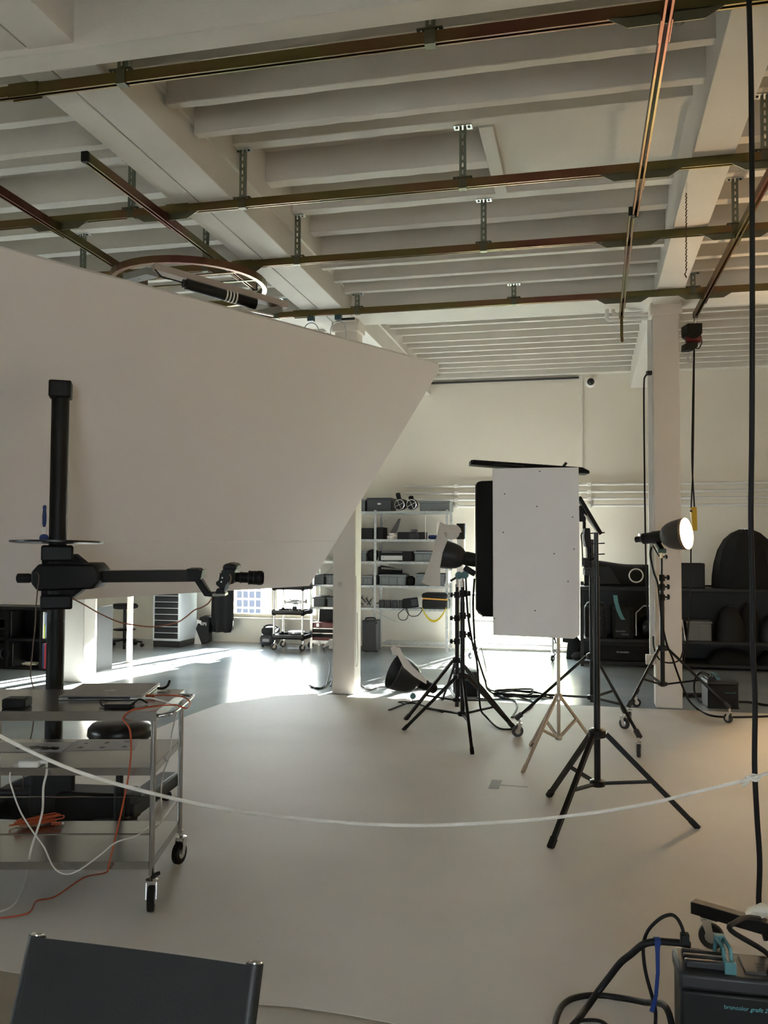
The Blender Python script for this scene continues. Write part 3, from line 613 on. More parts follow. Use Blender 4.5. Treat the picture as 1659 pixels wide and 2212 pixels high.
def black_board(label, face, D, th, edges, d=None):
    d = d or _f
    t = thing('black_board', label, 'board', face[0], 'black painted foam boards')
    MB().prism(face, d*th).build('panel', BLKB, t, bevel=0.012, smooth=False)
    for p, q in edges: MB().tube([p, p.lerp(q, 0.3), p.lerp(q, 0.7), q], 0.006, 6).build('chipped_edge', WORN, t)
    return t
DBB = DN+0.35
fq = pp([(1028, 1048), (1032, 1041), (1040, 1039), (1092, 1037), (1092, 1334), (1044, 1332), (1034, 1326), (1029, 1316)], DBB)
black_board('tall black foam board with chipped rounded corners behind the white board', fq, DBB, 0.05, [(fq[0]-_f*0.004, fq[7]-_f*0.004), (fq[7]-_f*0.004, fq[5]-_f*0.004)])
# flat one lying across the top of the boards
z0 = at(1145, 1008, DW).z
a, b_ = at(1017, 998, DW+0.05), at(1274, 1019, DW+0.05); ux = (b_-a); dz = V((_f.x, _f.y, 0)).normalized()
t = thing('black_board', 'black foam board lying flat across the top of the white board', 'board', (a+b_)/2, 'black painted foam boards')
MB().prism([a-V((0, 0, 0.018)), b_-V((0, 0, 0.016)), b_+V((0, 0, 0.008)), b_-ux*0.06+V((0, 0, 0.03)), a+ux*0.03+V((0, 0, 0.020)), a+V((0, 0, 0.016))], dz*0.16).build('panel', BLKB, t, bevel=0.006, smooth=False)
for s0, s1 in ((0.2, 0.45), (0.6, 0.62), (0.0, 0.02)): MB().tube([a+ux*s0+V((0, 0, -0.002-0.000))-dz*0.001, a+ux*s1+V((0, 0, 0.004))-dz*0.001], 0.005, 6).build('chipped_edge', WORN, t)
MB().bar(a+ux*0.79+V((0, 0, 0.03))+dz*0.05, a+ux*0.815+V((0, 0, 0.06))+dz*0.05, 0.02, 0.02).build('clip', BLKP, t)
# ------------------------------------------------------------------ bell lamps
def bell(parent, O, ax, R, L, m=CHAR, open_mouth=True, n=32):
    """reflector: O neck centre, ax towards the mouth"""
    k = [(0.36, 0.0), (0.40, 0.04), (0.62, 0.14), (0.80, 0.32), (0.91, 0.55), (0.97, 0.80), (1.0, 1.0), (1.02, 1.0), (1.02, 1.03), (0.985, 1.03)]
    prof = [(a*R, h*L) for a, h in k]+[(a*R*0.96, h*L) for a, h in reversed(k[1:7])]
    return MB().lathe(prof, O, ax, n, cap=False).build('bell_reflector', m, parent)
def head(parent, O, ax, r, L, m=BLKP):
    h = MB().lathe([(r*0.9, 0), (r, 0.01), (r, L*0.35), (r*1.08, L*0.37), (r*1.08, L*0.62), (r*0.9, L*0.66), (r*0.9, L*0.9), (r*0.7, L), (0.3*r, L+0.02)], O, -V(ax), 18).build('lamp_body', m, parent); return h
# ---- glowing lamp on wheeled stand (right)
FR = [fl(1360, 1558), fl(1375, 1527), fl(1573, 1562)]; CR = (FR[0]+FR[1]+FR[2])/3; CR = fl(1432, 1548); DR = dep(CR+V((0, 0, 1))); zz = lambda y: zpx(1433, y, DR)
SR = stand('wheeled light stand in front of the right column, under the glowing lamp', CR, FR, zz(1400), zz(1476), [(zz(1482), zz(1288), 0.022), (zz(1288), zz(1268), 0.018), (zz(1268), zz(1248), 0.016), (zz(1248), zz(1205), 0.011)], leg=0.013, cast=0.045, brace_t=0.55, hubr=0.05, cyaw=1.3)
for y in (1250, 1270, 1292): MB().lathe([(0.026, -0.025), (0.03, -0.02), (0.03, 0.03), (0.02, 0.04)], CR+V((0, 0, zz(y))), (0, 0, 1), 12).build('locking_collar', BLKP, SR); knob(SR, CR+V((0, 0, zz(y)+0.01))+_r*0.02, _r, r=0.025, l=0.05)
MB().tube([CR+V((0, 0, zz(1207))), CR+V((0, 0, zz(1190)))], 0.011, 8).build('brass_spigot', mat('brass', (0.6, 0.5, 0.3), 0.3, 0.9), SR)
knob(SR, CR+V((0, 0, zz(1203)))+_r*0.012, _r, r=0.02, l=0.04)
axR = (_r*0.74+_f*-0.66+_u*0.13).normalized()
tl = thing('studio_lamp', 'studio lamp with lit bell reflector glowing warm beside the right column', 'lamp', CR+V((0, 0, zz(1192))))
RB = 34*pxm(DR); LB = 53*pxm(DR)
mouth = at(1481, 1153, DR-0.06); neck = mouth-axR*LB*1.03
bell(tl, neck, axR, RB, LB, mat('bell_grey', (0.045, 0.038, 0.032), 0.45))
LAMP = emit('lamp_glow', (1.0, 0.70, 0.40), 150.0)
MB().lathe([(RB*0.93, 0), (RB*0.90, 0.012), (RB*0.5, 0.03), (0.001, 0.035)], mouth-axR*0.03, axR, 32).build('glowing_diffuser', LAMP, tl)
MB().lathe([(RB*0.93, 0), (RB*0.99, 0.012), (RB*1.02, 0.012), (RB*1.0, -0.012), (RB*0.93, 0)], mouth, axR, 32, cap=False).build('rim_ring', mat('brass_rim', (0.75, 0.55, 0.30), 0.3, 0.7), tl)
hb = neck+axR*0.01
MB().lathe([(0.062, 0), (0.062, 0.10), (0.055, 0.11), (0.055, 0.20), (0.04, 0.21), (0.03, 0.24), (0.03, 0.28)], hb, -axR, 18).build('lamp_body', BLKP, tl)
MB().box(hb-axR*0.22+V((0, 0, 0.04)), (0.05, 0.06, 0.03), YAW).build('switch', ALU, tl, bevel=0.004)
MB().bar(hb-axR*0.06-V((0, 0, 0.05)), CR+V((0, 0, zz(1188))), 0.05, 0.04).build('tilt_bracket', BLKP, tl, bevel=0.006)
MB().lathe([(0.02, -0.04), (0.024, 0.04)], CR+V((0, 0, zz(1190))), _r, 12).build('teal_knob', mat('dark_teal', (0.05, 0.12, 0.11), 0.5), tl)
MB().bar(at(1410, 1178, DR-0.03), at(1424, 1202, DR-0.05), 0.018, 0.014).build('tilt_lever', BLKP, tl)
# lamp cord down the stand to the pack
cord = [at(1407, 1182, DR), at(1405, 1200, DR-0.03), at(1412, 1235, DR-0.04), at(1421, 1262, DR-0.05), at(1426, 1310, DR-0.06), at(1430, 1345, DR-0.05), at(1440, 1390, DR-0.06), at(1452, 1420, DR), at(1462, 1450, DR+0.02), at(1478, 1492, DR+0.06), at(1490, 1515, DR+0.1), fl(1508, 1535)+V((0, 0, 0.012)), fl(1535, 1548)+V((0, 0, 0.012)), fl(1580, 1552)+V((0, 0, 0.012)), fl(1659, 1550)+V((0, 0, 0.012)), fl(1760, 1545)+V((0, 0, 0.012))]
cable('black_cable', cord, 0.010, DRUB, 'black cord running down from the glowing lamp and off along the floor', n=8)
cable('loop_cord', [at(1411, 1375, DR+0.3), at(1413, 1400, DR+0.2), at(1425, 1425, DR+0.1), at(1448, 1432, DR+0.1), at(1468, 1425, DR+0.2), at(1476, 1405, DR+0.3)], 0.008, DRUB, 'black cord hanging in a loop across the right column')
# ---- lamp with paper on two stands (middle)
F1 = [fl(873, 1578), fl(1020, 1630), fl(1107, 1572)]; C1 = fl(999, 1588); D1s = dep(C1+V((0, 0, 1))); zz = lambda y: zpx(998, y, D1s)
S1 = stand('black light stand under the paper-covered lamp, front one of the pair', C1, F1, zz(1460), zz(1540), [(zz(1545), zz(1300), 0.020), (zz(1300), zz(1255), 0.017), (zz(1255), zz(1240), 0.010)], leg=0.012, brace_t=0.6, hubr=0.045)
F2 = [fl(877, 1556), fl(1112, 1577), fl(955, 1513)]; C2 = fl(987, 1546); D2s = dep(C2+V((0, 0, 1))); zz2 = lambda y: zpx(987, y, D2s)
S2 = stand('black light stand behind the front one, under the paper-covered lamp', C2, F2, zz2(1426), zz2(1510), [(zz2(1525), zz2(1290), 0.020), (zz2(1290), zz2(1262), 0.016), (zz2(1262), zz2(1250), 0.010)], leg=0.012, brace_t=0.6, hubr=0.045)
for S, C0, f, ys in ((S1, C1, zz, (1282, 1330, 1370)), (S2, C2, zz2, (1285, 1335, 1385))):
    for y in ys: MB().lathe([(0.024, -0.03), (0.03, -0.025), (0.03, 0.025), (0.02, 0.03)], C0+V((0, 0, f(y))), (0, 0, 1), 12).build('locking_collar', BLKP, S); knob(S, C0+V((0, 0, f(y)))+(_r if S is S1 else -_r)*0.02, (_r if S is S1 else -_r), r=0.022, l=0.045)
DL = D1s-0.02
tl = thing('studio_lamp', 'unlit bell lamp turned left with white paper clipped over its mouth', 'lamp', at(1000, 1245, DL))
axL = (-_r*0.93+_f*0.32+_u*0.16).normalized(); RB = 31*pxm(DL); LB = 52*pxm(DL); mouth = at(956, 1197, DL+0.05); neck = mouth-axL*LB
bell(tl, neck, axL, RB, LB, CHAR)
MB().lathe([(0.058, 0), (0.062, 0.02), (0.058, 0.11), (0.05, 0.12), (0.05, 0.24), (0.03, 0.26)], neck+axL*0.01, -axL, 18).build('lamp_body', BLKP, tl)
MB().bar(at(1003, 1226, DL), at(1026, 1240, DL), 0.07, 0.05).build('tilt_bracket', BLKP, tl, bevel=0.008)
for x, y in ((991, 1243), (1004, 1242)): MB().lathe([(0.03, -0.02), (0.034, 0), (0.03, 0.03)], at(x, y, DL-0.03), -_f, 16).build('teal_knob', TEAL, tl)
MB().bar(at(973, 1255, DL-0.04), at(988, 1246, DL-0.04), 0.022, 0.018).build('tilt_lever', BLKP, tl)
for x in (989, 999): MB().tube([at(x, 1248, DL), at(x, 1268, DL)], 0.011, 8).build('spigot', CHROME, tl)
# paper sheet: long curved strip and the curled lobe
tp = thing('paper_sheet', 'white paper diffuser sheet clipped over the unlit lamp', 'paper', at(935, 1266, DL))
rows = []
for y, xl, xr, dl, dr in ((1130, 951, 976, 0.02, -0.10), (1160, 944, 968, 0.0, -0.10), (1190, 936, 956, -0.02, -0.10), (1220, 927, 951, -0.04, -0.08), (1245, 917, 951, -0.05, -0.07), (1262, 911, 951, -0.05, -0.06)):
    rows.append([at(xl, y-3, DL+dl+0.10), at(xl+(xr-xl)*0.25, y+1, DL+dl), at((xl+xr)/2+2, y+4, DL+(dl+dr)/2-0.02), at(xr, y+4, DL+dr)])
MB().sheet(rows, 0.0015).build('sheet', PAPER, tp)
rows = []
for i in range(7):
    a = i/6*math.pi
    x0 = 976-17*math.cos(a)*1.0; yt = 1150-17*math.sin(a); yb2 = 1150+16*math.sin(a)
    rows.append([at(x0+4, yt, DL-0.10+0.03*math.sin(a)), at(x0+3, (yt+yb2)/2, DL-0.12), at(x0, yb2, DL-0.10)])
MB().sheet(rows, 0.0015).build('curled_corner', PAPER, tp)
# two cords hanging from the lamp to the floor coil
cable('black_cable', [at(1006, 1248, DL), at(1008, 1290, DL), at(1012, 1340, DL), at(1020, 1385, DL), at(1030, 1430, DL), at(1034, 1480, DL), at(1038, 1530, DL), fl(1050, 1560)+V((0, 0, 0.05)), fl(1078, 1576)+V((0, 0, 0.012)), fl(1112, 1578)+V((0, 0, 0.012))], 0.009, DRUB, 'left of two black cords hanging from the paper-covered lamp', group='cords of the paper-covered lamp')
cable('black_cable', [at(1025, 1250, DL+0.03), at(1022, 1300, DL+0.03), at(1024, 1360, DL+0.03), at(1027, 1400, DL+0.1), at(1038, 1440, DL+0.2), at(1048, 1470, DL+0.4), fl(1056, 1500)+V((0, 0, 0.04)), fl(1090, 1510)+V((0, 0, 0.012))], 0.009, DRUB, 'right of two black cords hanging from the paper-covered lamp', group='cords of the paper-covered lamp')
# ---- lamp on the floor with white flap
CF = fl(888, 1522); DFl = dep(CF+V((0, 0, 0.3)))
tl = thing('studio_lamp', 'bell lamp lying low on the floor, mouth to the left, with a white flap', 'lamp', CF)
axF = (-_r*0.80+_f*-0.05+_u*0.62).normalized(); RB = 40*pxm(DFl)*0.98; LB = 60*pxm(DFl)
mouth = at(852, 1450, DFl-0.04); axF = (-_r*0.86-_f*0.22+_u*0.42).normalized(); neck = mouth-axF*LB
bell(tl, neck, axF, RB, LB, CHAR)
MB().lathe([(0.055, 0), (0.06, 0.02), (0.058, 0.10), (0.05, 0.11), (0.05, 0.20), (0.03, 0.22)], neck+axF*0.01, -axF, 18).build('lamp_body', BLKP, tl)
MB().lathe([(0.03, -0.02), (0.03, 0.03)], at(892, 1503, DFl-0.03), -_f, 14).build('teal_knob', TEAL, tl)
MB().tube([at(890, 1505, DFl), CF+V((0, 0, 0.02))], 0.011, 8).build('spigot', CHROME, tl)
for x, y in ((840, 1536), (957, 1541), (905, 1515)): MB().bar(CF+V((0, 0, 0.03)), fl(x, y)+V((0, 0, 0.01)), 0.018, 0.012).build('floor_leg', BLK, tl)
MB().prism(pp([(843, 1400), (849, 1396), (862, 1400), (874, 1418), (892, 1440), (922, 1468), (921, 1478), (895, 1462), (872, 1442), (858, 1414), (850, 1416)], DFl-0.27), _f*0.004).build('white_flap', PAPER, tl, smooth=False)
MB().prism(pp([(844, 1400), (858, 1402), (862, 1412), (848, 1416)], DFl-0.25), (_f*0.08+_r*0.03)).build('flap_fold', PAPER, tl, smooth=False)
MB().lathe([(0.012, 0), (0.012, 0.01)], at(862, 1406, DFl-0.275), -_f, 8).build('rivet', CHROME, tl)
# ------------------------------------------------------------------ power packs
def pack(label, o, yaw, size, lines, msize, teal=True, big=False):
    """o: floor centre; local x right, y depth"""
    w_, d_, h_ = size; t = thing('power_pack', label, 'power pack', o, 'flash power packs', yaw)
    M = WM[t.name]; P = lambda x, y, z: M @ V((x, y, z)); X = M.to_3x3() @ V((1, 0, 0)); Yv = M.to_3x3() @ V((0, 1, 0)); Z = V((0, 0, 1))
    ob = lambda c, s: MB().obox(P(*c), X*s[0]/2, Yv*s[1]/2, Z*s[2]/2)
    ob((0, 0, h_*0.40), (w_*0.97, d_*0.97, h_*0.78)).build('case', BLKP, t, bevel=0.01)
    ob((0, 0, h_*0.86), (w_, d_, h_*0.14)).build('lid', CHAR, t, bevel=0.012)
    ob((0, 0, 0.008), (w_*0.99, d_*0.99, 0.016)).build('base', DRUB, t, bevel=0.004)
    cp = ob((w_*0.22, 0, h_*0.935), (w_*0.42, d_*0.62, 0.008)).build('control_panel', DGREYP, t, bevel=0.003)
    for i in range(5): ob((w_*0.34, -d_*0.2+i*d_*0.07, h_*0.942), (w_*0.06, d_*0.03, 0.004)).build('button', BLKP, cp)
    for i in range(3): ob((w_*0.16, -d_*0.2+i*d_*0.12, h_*0.942), (w_*0.10, d_*0.05, 0.004)).build('switch', CHAR, cp)
    hx = -0.045; b = MB()
    for sx in (-0.010, 0.010): b.tube([P(hx+sx+0.006, -d_*0.34, h_*0.93), P(hx+sx, -d_*0.20, h_*1.10), P(hx+sx-0.012, d_*0.10, h_*1.13), P(hx+sx-0.014, d_*0.2, h_*0.93)], 0.0065, 8)
    b.obox(P(hx+0.006, -d_*0.36, h_*0.97), X*0.016, Yv*0.007, Z*h_*0.055); b.obox(P(hx-0.012, d_*0.10, h_*1.13), X*0.015, Yv*0.010, Z*0.006)
    b.build('teal_handle', TEAL, t)
    for i in range(3): ob((-w_*0.28, -d_*0.24+i*d_*0.2, h_*0.96), (w_*0.32, d_*0.13, h_*0.07)).build('socket_cover', CHAR, t, bevel=0.006)
    TT = mat('teal_print', (0.12, 0.42, 0.45), 0.6)
    x0 = lines[0]; 
    for s, dx, sh in lines[1]:
        text(s, msize, P(x0+dx, -d_*0.485, h_*lines[2]), X, Z, TT, t, shear=sh)
    return t, P
# near bottom-right pack
PO = V((0, 0, 0)); pD = 2.62
c0 = at(1466, 2128, pD); c0.z = 0
ya = YAW-math.radians(12)
X_ = V((math.cos(ya), math.sin(ya), 0)); Y_ = V((-X_.y, X_.x, 0))
ctr = c0+X_*0.19+Y_*0.09
tpk, PK = pack('black power pack at the lower right corner of the frame, teal handle on top', ctr, ya, (0.38, 0.18, 0.362), (-0.062, [('broncolor', 0.0, 0.0), ('grafit 2', 0.073, 0.30)], 0.675), 0.0168)
# pack by the right column
c = fl(1560, 1531); c2 = c+V((0.0, 0.15, 0))
pack('black power pack standing on the floor beside the right column', c2, YAW*0.4, (0.31, 0.30, 0.30), (0.015, [('broncolor', 0.0, 0.0), ('grafit', 0.072, 0.35)], 0.52), 0.017)
# pack behind the middle stands
c = fl(1003, 1505)+V((0, 0.14, 0))
pack('black power pack on the floor behind the pair of middle stands', c, 0.05, (0.27, 0.27, 0.29), (-0.03, [('broncolor', 0.0, 0.0), ('grafit', 0.066, 0.35)], 0.60), 0.015)
def coil(name, label, c, r, turns, rad, m, squash=1.0, jit=0.02, seed=1, cat='cable', tails=None):
    rr = random.Random(seed); pts = []
    n = int(turns*10)
    for i in range(n+1):
        a = 2*math.pi*i/10; k = r*(0.75+0.35*rr.random()); pts.append(V(c)+V((math.cos(a)*k+rr.uniform(-jit, jit), math.sin(a)*k*squash+rr.uniform(-jit, jit), rad+i/n*rad*3+rr.uniform(0, rad))))
    if tails: pts = [V(q) for q in tails[0]]+pts+[V(q) for q in tails[1]]
    return cable(name, pts, rad, m, label, cat, k=4)
coil('coiled_cable', 'loose coil of black cable on the floor right of the middle stands', fl(1120, 1503), 0.24, 3.5, 0.009, DRUB, 0.75, 0.09, 2, tails=([fl(1040, 1440)+V((0, 0, 0.25)), fl(1052, 1470)+V((0, 0, 0.1)), fl(1060, 1495)+V((0, 0, 0.02))], [fl(1146, 1515)+V((0, 0, 0.01)), fl(1147, 1530)+V((0, 0, 0.01)), fl(1128, 1541)+V((0, 0, 0.01)), fl(1108, 1552)+V((0, 0, 0.01))]))
cable('floor_cable', [fl(1105, 1552)+V((0, 0, 0.01)), fl(1117, 1530)+V((0, 0, 0.01)), fl(1110, 1515)+V((0, 0, 0.01)), fl(1090, 1512)+V((0, 0, 0.01)), fl(1060, 1513)+V((0, 0, 0.01)), fl(1030, 1510)+V((0, 0, 0.01))], 0.009, DRUB, 'black cable on the floor between middle pack and coil')
coil('coiled_cable', 'tangle of black cable between right column and power pack', fl(1505, 1510)+V((0, 0.1, 0)), 0.14, 3, 0.009, DRUB, 0.8, 0.07, 5)
cable('cable_loop', [fl(1532, 1520)+V((0, 0, 0.30)), fl(1515, 1515)+V((0, 0, 0.31)), fl(1502, 1512)+V((0, 0, 0.22)), fl(1500, 1512)+V((0, 0, 0.10)), fl(1510, 1518)+V((0, 0, 0.02)), fl(1525, 1522)+V((0, 0, 0.02))], 0.011, DRUB, 'upright black cable loop at the left of the right power pack')
cable('floor_cable', [fl(1594, 1520)+V((0, 0, 0.02)), fl(1620, 1521)+V((0, 0, 0.02)), fl(1659, 1526)+V((0, 0, 0.012)), fl(1740, 1533)+V((0, 0, 0.012))], 0.012, DRUB, 'black cable leaving the right power pack towards the frame edge')
cable('floor_cable', [fl(672, 1486)+V((0, 0, 0.01)), fl(700, 1487)+V((0, 0, 0.01)), fl(708, 1470)+V((0, 0, 0.02)), fl(712, 1440)+V((0, 0, 0.01)), fl(702, 1410)+V((0, 0, 0.01)), fl(698, 1398)+V((0, 0, 0.05))], 0.008, DRUB, 'black cable on the floor left of the middle column')
cable('floor_cable', [fl(668, 1482)+V((0, 0, 0.01)), fl(690, 1489)+V((0, 0, 0.01)), fl(715, 1473)+V((0, 0, 0.01)), fl(714, 1484)+V((0, 0, 0.01))], 0.008, DRUB, 'short looped black cable end beside the middle column base')
cable('floor_cable', [fl(772, 1473)+V((0, 0, 0.01)), fl(795, 1492)+V((0, 0, 0.01)), fl(820, 1486)+V((0, 0, 0.01)), fl(860, 1487)+V((0, 0, 0.01)), fl(930, 1490)+V((0, 0, 0.01)), fl(972, 1489)+V((0, 0, 0.01))], 0.008, DRUB, 'black cable from the middle column towards the floor lamp')
for k, (x, y) in enumerate(((872, 1492), (885, 1522))):
    coil('coiled_cable', ['small black cable bundle under the floor lamp', 'thin cable ring in the sun patch by the floor lamp'][k], fl(x, y), (0.10, 0.13)[k], (3, 1)[k], (0.012, 0.006)[k], DRUB, (0.35, 0.6)[k], 0.01, 8+k)
# tape mark on the floor
tm = MB().mm(-0.655, -0.585, 5.93, 6.16, 0.0032, 0.0042); tag(tm.build('tape_mark', mat('grey_tape', (0.25, 0.25, 0.23), 0.7), smooth=False), 'short grey tape strip forming the T mark on the floor', 'tape')
tm = MB().mm(-0.583, -0.40, 6.02, 6.045, 0.0032, 0.0042); tag(tm.build('tape_mark', mat('thin_tape', (0.33, 0.32, 0.29), 0.7), smooth=False), 'long thin tape strip of the T mark on the floor', 'tape')
# ================================================================== LEFT FOREGROUND: cart, camera stand, stool, chair
CF0 = fl(326, 1968); DCt = dep(CF0+V((0, 0, 0.5)))
cx_ = V((math.cos(YAW+0.02), math.sin(YAW+0.02), 0)); cy_ = V((-cx_.y, cx_.x, 0)); CLEN, CDEP = 0.92, 0.58
tc = thing('steel_cart', 'three tier stainless steel cart on casters at the left frame edge', 'cart', CF0-cx_*CLEN/2+cy_*CDEP/2)
def cp(a, b, z): return CF0-cx_*a+cy_*b+V((0, 0, z))      # a metres left of the front right leg, b metres back
zt, z2, z3 = zpx(328, 1537, DCt), zpx(328, 1659, DCt), zpx(326, 1859, DCt)
for i, (z, lip) in enumerate(((zt, 0.042), (z2, 0.034), (z3, 0.034))):
    in_ = 0.0 if i == 0 else 0.012
    b = MB().obox(cp(CLEN/2, CDEP/2, z-0.0015), cx_*(CLEN/2+0.012-in_), cy_*(CDEP/2+0.012-in_), V((0, 0, 0.0015)))
    for p, q in ((cp(-0.012+in_, -0.012+in_, z-lip/2), cp(CLEN+0.012-in_, -0.012+in_, z-lip/2)), (cp(-0.012+in_, CDEP+0.012-in_, z-lip/2), cp(CLEN+0.012-in_, CDEP+0.012-in_, z-lip/2)), (cp(-0.012+in_, -0.012+in_, z-lip/2), cp(-0.012+in_, CDEP+0.012-in_, z-lip/2)), (cp(CLEN+0.012-in_, -0.012+in_, z-lip/2), cp(CLEN+0.012-in_, CDEP+0.012-in_, z-lip/2))): b.bar(p, q, 0.003, lip)
    b.build('tray', STEEL, tc, smooth=False)
for a in (0, CLEN):
    for b_ in (0, CDEP):
        MB().tube([cp(a, b_, 0.155), cp(a, b_, zt-0.003)], 0.0125, 12).build('leg', STEEL, tc)
        caster(tc, cp(a, b_, 0), 0.055, YAW+1.75 if b_ == 0 else YAW+1.3, CHROME, DRUB)
zr1 = zpx(326, 1801, DCt)
for p, q in ((cp(0, 0, zr1), cp(CLEN, 0, zr1)), (cp(0, CDEP, zr1), cp(CLEN, CDEP, zr1)), (cp(0, 0, zr1), cp(0, CDEP, zr1)), (cp(CLEN, 0, zr1), cp(CLEN, CDEP, zr1))): MB().tube([p, q], 0.004, 7).build('guard_rod', STEEL, tc)
MB().tube(smoothline([cp(-0.012, 0.04, zt-0.03), cp(-0.05, 0.05, zt-0.025), cp(-0.075, 0.09, zt-0.02), cp(-0.075, CDEP-0.09, zt-0.02), cp(-0.05, CDEP-0.05, zt-0.02), cp(-0.012, CDEP-0.04, zt-0.02)], 5), 0.008, 9).build('push_handle', STEEL, tc)
MB().bar(cp(-0.005, 0.0, 0.145), cp(-0.035, -0.03, 0.175), 0.022, 0.014).build('brake_lever', DRUB, tc)
# laptop
tL = thing('laptop', 'closed silver laptop lying on the cart top', 'laptop', fl(240, 1500, zt))
ALUD = mat('laptop_aluminium', (0.34, 0.33, 0.32), 0.38, 0.7, var=0.03)
def flat(pts, z, th, name, m, parent, bevel=0.003): return MB().prism([fl(x, y, z) for x, y in pts], (0, 0, th)).build(name, m, parent, bevel=bevel)
q = [fl(126, 1513, zt), fl(306, 1512.5, zt), fl(346, 1484, zt), fl(178, 1485, zt)]
MB().prism([p+V((0, 0, 0.001)) for p in q], (0, 0, 0.011)).build('base', ALU, tL, bevel=0.004)
MB().prism([p+V((0, 0, 0.0135)) for p in q], (0, 0, 0.008)).build('lid', ALUD, tL, bevel=0.004)
fe = (q[1]-q[0]); MB().bar(q[0]+fe*0.12+V((0, 0, 0.011))-cy_*0.002, q[0]+fe*0.86+V((0, 0, 0.011))-cy_*0.002, 0.004, 0.008).build('hinge', BLKP, tL)
lc = fl(238, 1492, zt+0.022); ap = MB(); ap.lathe([(0.022, 0), (0.022, 0.0008)], lc-cx_*0.008, (0, 0, 1), 16); ap.lathe([(0.022, 0), (0.022, 0.0008)], lc+cx_*0.008, (0, 0, 1), 16); ap.obox(lc+cy_*0.03+V((0, 0, 0.0004)), cx_*0.005, cy_*0.010, V((0, 0, 0.0004)))
ap.build('lid_emblem', mat('pale_emblem', (0.62, 0.62, 0.60), 0.4), tL, smooth=False)
# charger, phone, strap
tch = thing('battery_charger', 'small black battery charger on the left of the cart top', 'charger', fl(28, 1526, zt))
b0 = fl(28, 1531, zt); MB().obox(b0+cy_*0.045+V((0, 0, 0.021)), cx_*0.053, cy_*0.045, V((0, 0, 0.021))).build('body', BLKP, tch, bevel=0.006)
tp_ = MB().obox(b0+cy_*0.045+V((0, 0, 0.0425)), cx_*0.042, cy_*0.030, V((0, 0, 0.0015))).build('top_plate', CHAR, tch)
for i in range(4): MB().obox(b0+cy_*0.045+cx_*(-0.03+i*0.02)+V((0, 0, 0.0448)), cx_*0.004, cy_*0.022, V((0, 0, 0.0008))).build('contact_mark', GREYP, tp_)
t = thing('smartphone', 'black smartphone in front of the laptop on the cart', 'phone', fl(255, 1524, zt))
b0 = fl(258, 1527, zt); MB().obox(b0+V((0, 0, 0.008)), cx_*0.062, cy_*0.035, V((0, 0, 0.008))).build('body', BLKP, t, bevel=0.005)
MB().obox(b0+V((0, 0, 0.0165)), cx_*0.055, cy_*0.03, V((0, 0, 0.0005))).build('screen', mat('dark_screen', (0.01, 0.01, 0.012), 0.1), t)
cable('camera_strap', [fl(215, 1522, zt)+V((0, 0, 0.02)), fl(222, 1528, zt)+V((0, 0, 0.006)), fl(245, 1532, zt)+V((0, 0, 0.008)), fl(280, 1530, zt)+V((0, 0, 0.012)), fl(300, 1520, zt)+V((0, 0, 0.02)), fl(318, 1522, zt)+V((0, 0, 0.008))], 0.004, FAB, 'black strap lying around the smartphone on the cart', 'strap')
cable('cable_tie', [fl(340, 1492, zt)+V((0, 0, 0.012)), fl(352, 1492, zt)+V((0, 0, 0.012)), fl(362, 1490, zt)+V((0, 0, 0.02)), fl(366, 1484, zt)+V((0, 0, 0.03))], 0.007, FAB, 'short black strap behind the laptop at the cart corner', 'strap')
# tethers
zc = zt+0.012
cable('tether_cable', [fl(318, 1503, zc), fl(335, 1502, zc), fl(365, 1502, zc+0.01), fl(395, 1505, zc+0.0), fl(411, 1518, zc-0.01), fl(402, 1530, zc-0.01), fl(380, 1523, zc+0.002), fl(340, 1525, zc), fl(300, 1531, zc), fl(281, 1536, zc-0.004), cp(0.13, -0.026, zt-0.03), at(280, 1575, DCt-0.05), at(283, 1625, DCt-0.05), at(276, 1685, DCt-0.05), at(264, 1745, DCt-0.05), at(249, 1810, DCt-0.05), at(235, 1868, DCt-0.05), at(228, 1885, DCt-0.02), fl(180, 1915)+V((0, 0, 0.04)), fl(120, 1940)+V((0, 0, 0.008)), fl(80, 1950)+V((0, 0, 0.008)), fl(66, 1972)+V((0, 0, 0.008)), fl(40, 1982)+V((0, 0, 0.008)), fl(-40, 1992)+V((0, 0, 0.008))], 0.0038, ORANGE, 'orange tether cable looping off the cart and down to the floor', n=7)
MB().obox(fl(325, 1503, zt+0.014), cx_*0.022, cy_*0.008, V((0, 0, 0.006))).build('tether_plug', ORANGE, bpy.data.objects['tether_cable'], bevel=0.002)
cable('charging_cable', [fl(309, 1508, zc), fl(325, 1508, zc+0.008), fl(350, 1514, zc), fl(370, 1521, zc), fl(381, 1528, zc-0.02), at(380, 1545, DCt+0.15), at(371, 1585, DCt+0.2), at(367, 1630, DCt+0.25), at(352, 1672, DCt+0.3), at(348, 1715, DCt+0.3), at(351, 1765, DCt+0.28), at(346, 1778, DCt+0.2), at(318, 1789, DCt+0.05), at(295, 1805, DCt-0.05), at(250, 1820, DCt-0.06), at(215, 1848, DCt-0.06), at(170, 1880, DCt-0.06), at(140, 1888, DCt-0.06), at(115, 1872, DCt-0.06), at(95, 1830, DCt-0.06), at(72, 1798, DCt-0.06), at(45, 1755, DCt-0.06), at(28, 1710, DCt-0.05), at(21, 1680, DCt-0.03), at(27, 1655, DCt+0.02), fl(40, 1651, z2+0.02)], 0.0035, mat('white_cable', (0.62, 0.60, 0.56), 0.5), 'white charging cable drooping around the cart to the adapter', n=7)
tA = thing('power_adapter', 'white square power adapter on the middle tray of the cart', 'adapter', fl(66, 1655, z2))
b0 = fl(60, 1660, z2); MB().obox(b0+cy_*0.045+V((0, 0, 0.016)), cx_*0.045, cy_*0.045, V((0, 0, 0.0145))).build('body', WHITE, tA, bevel=0.007)
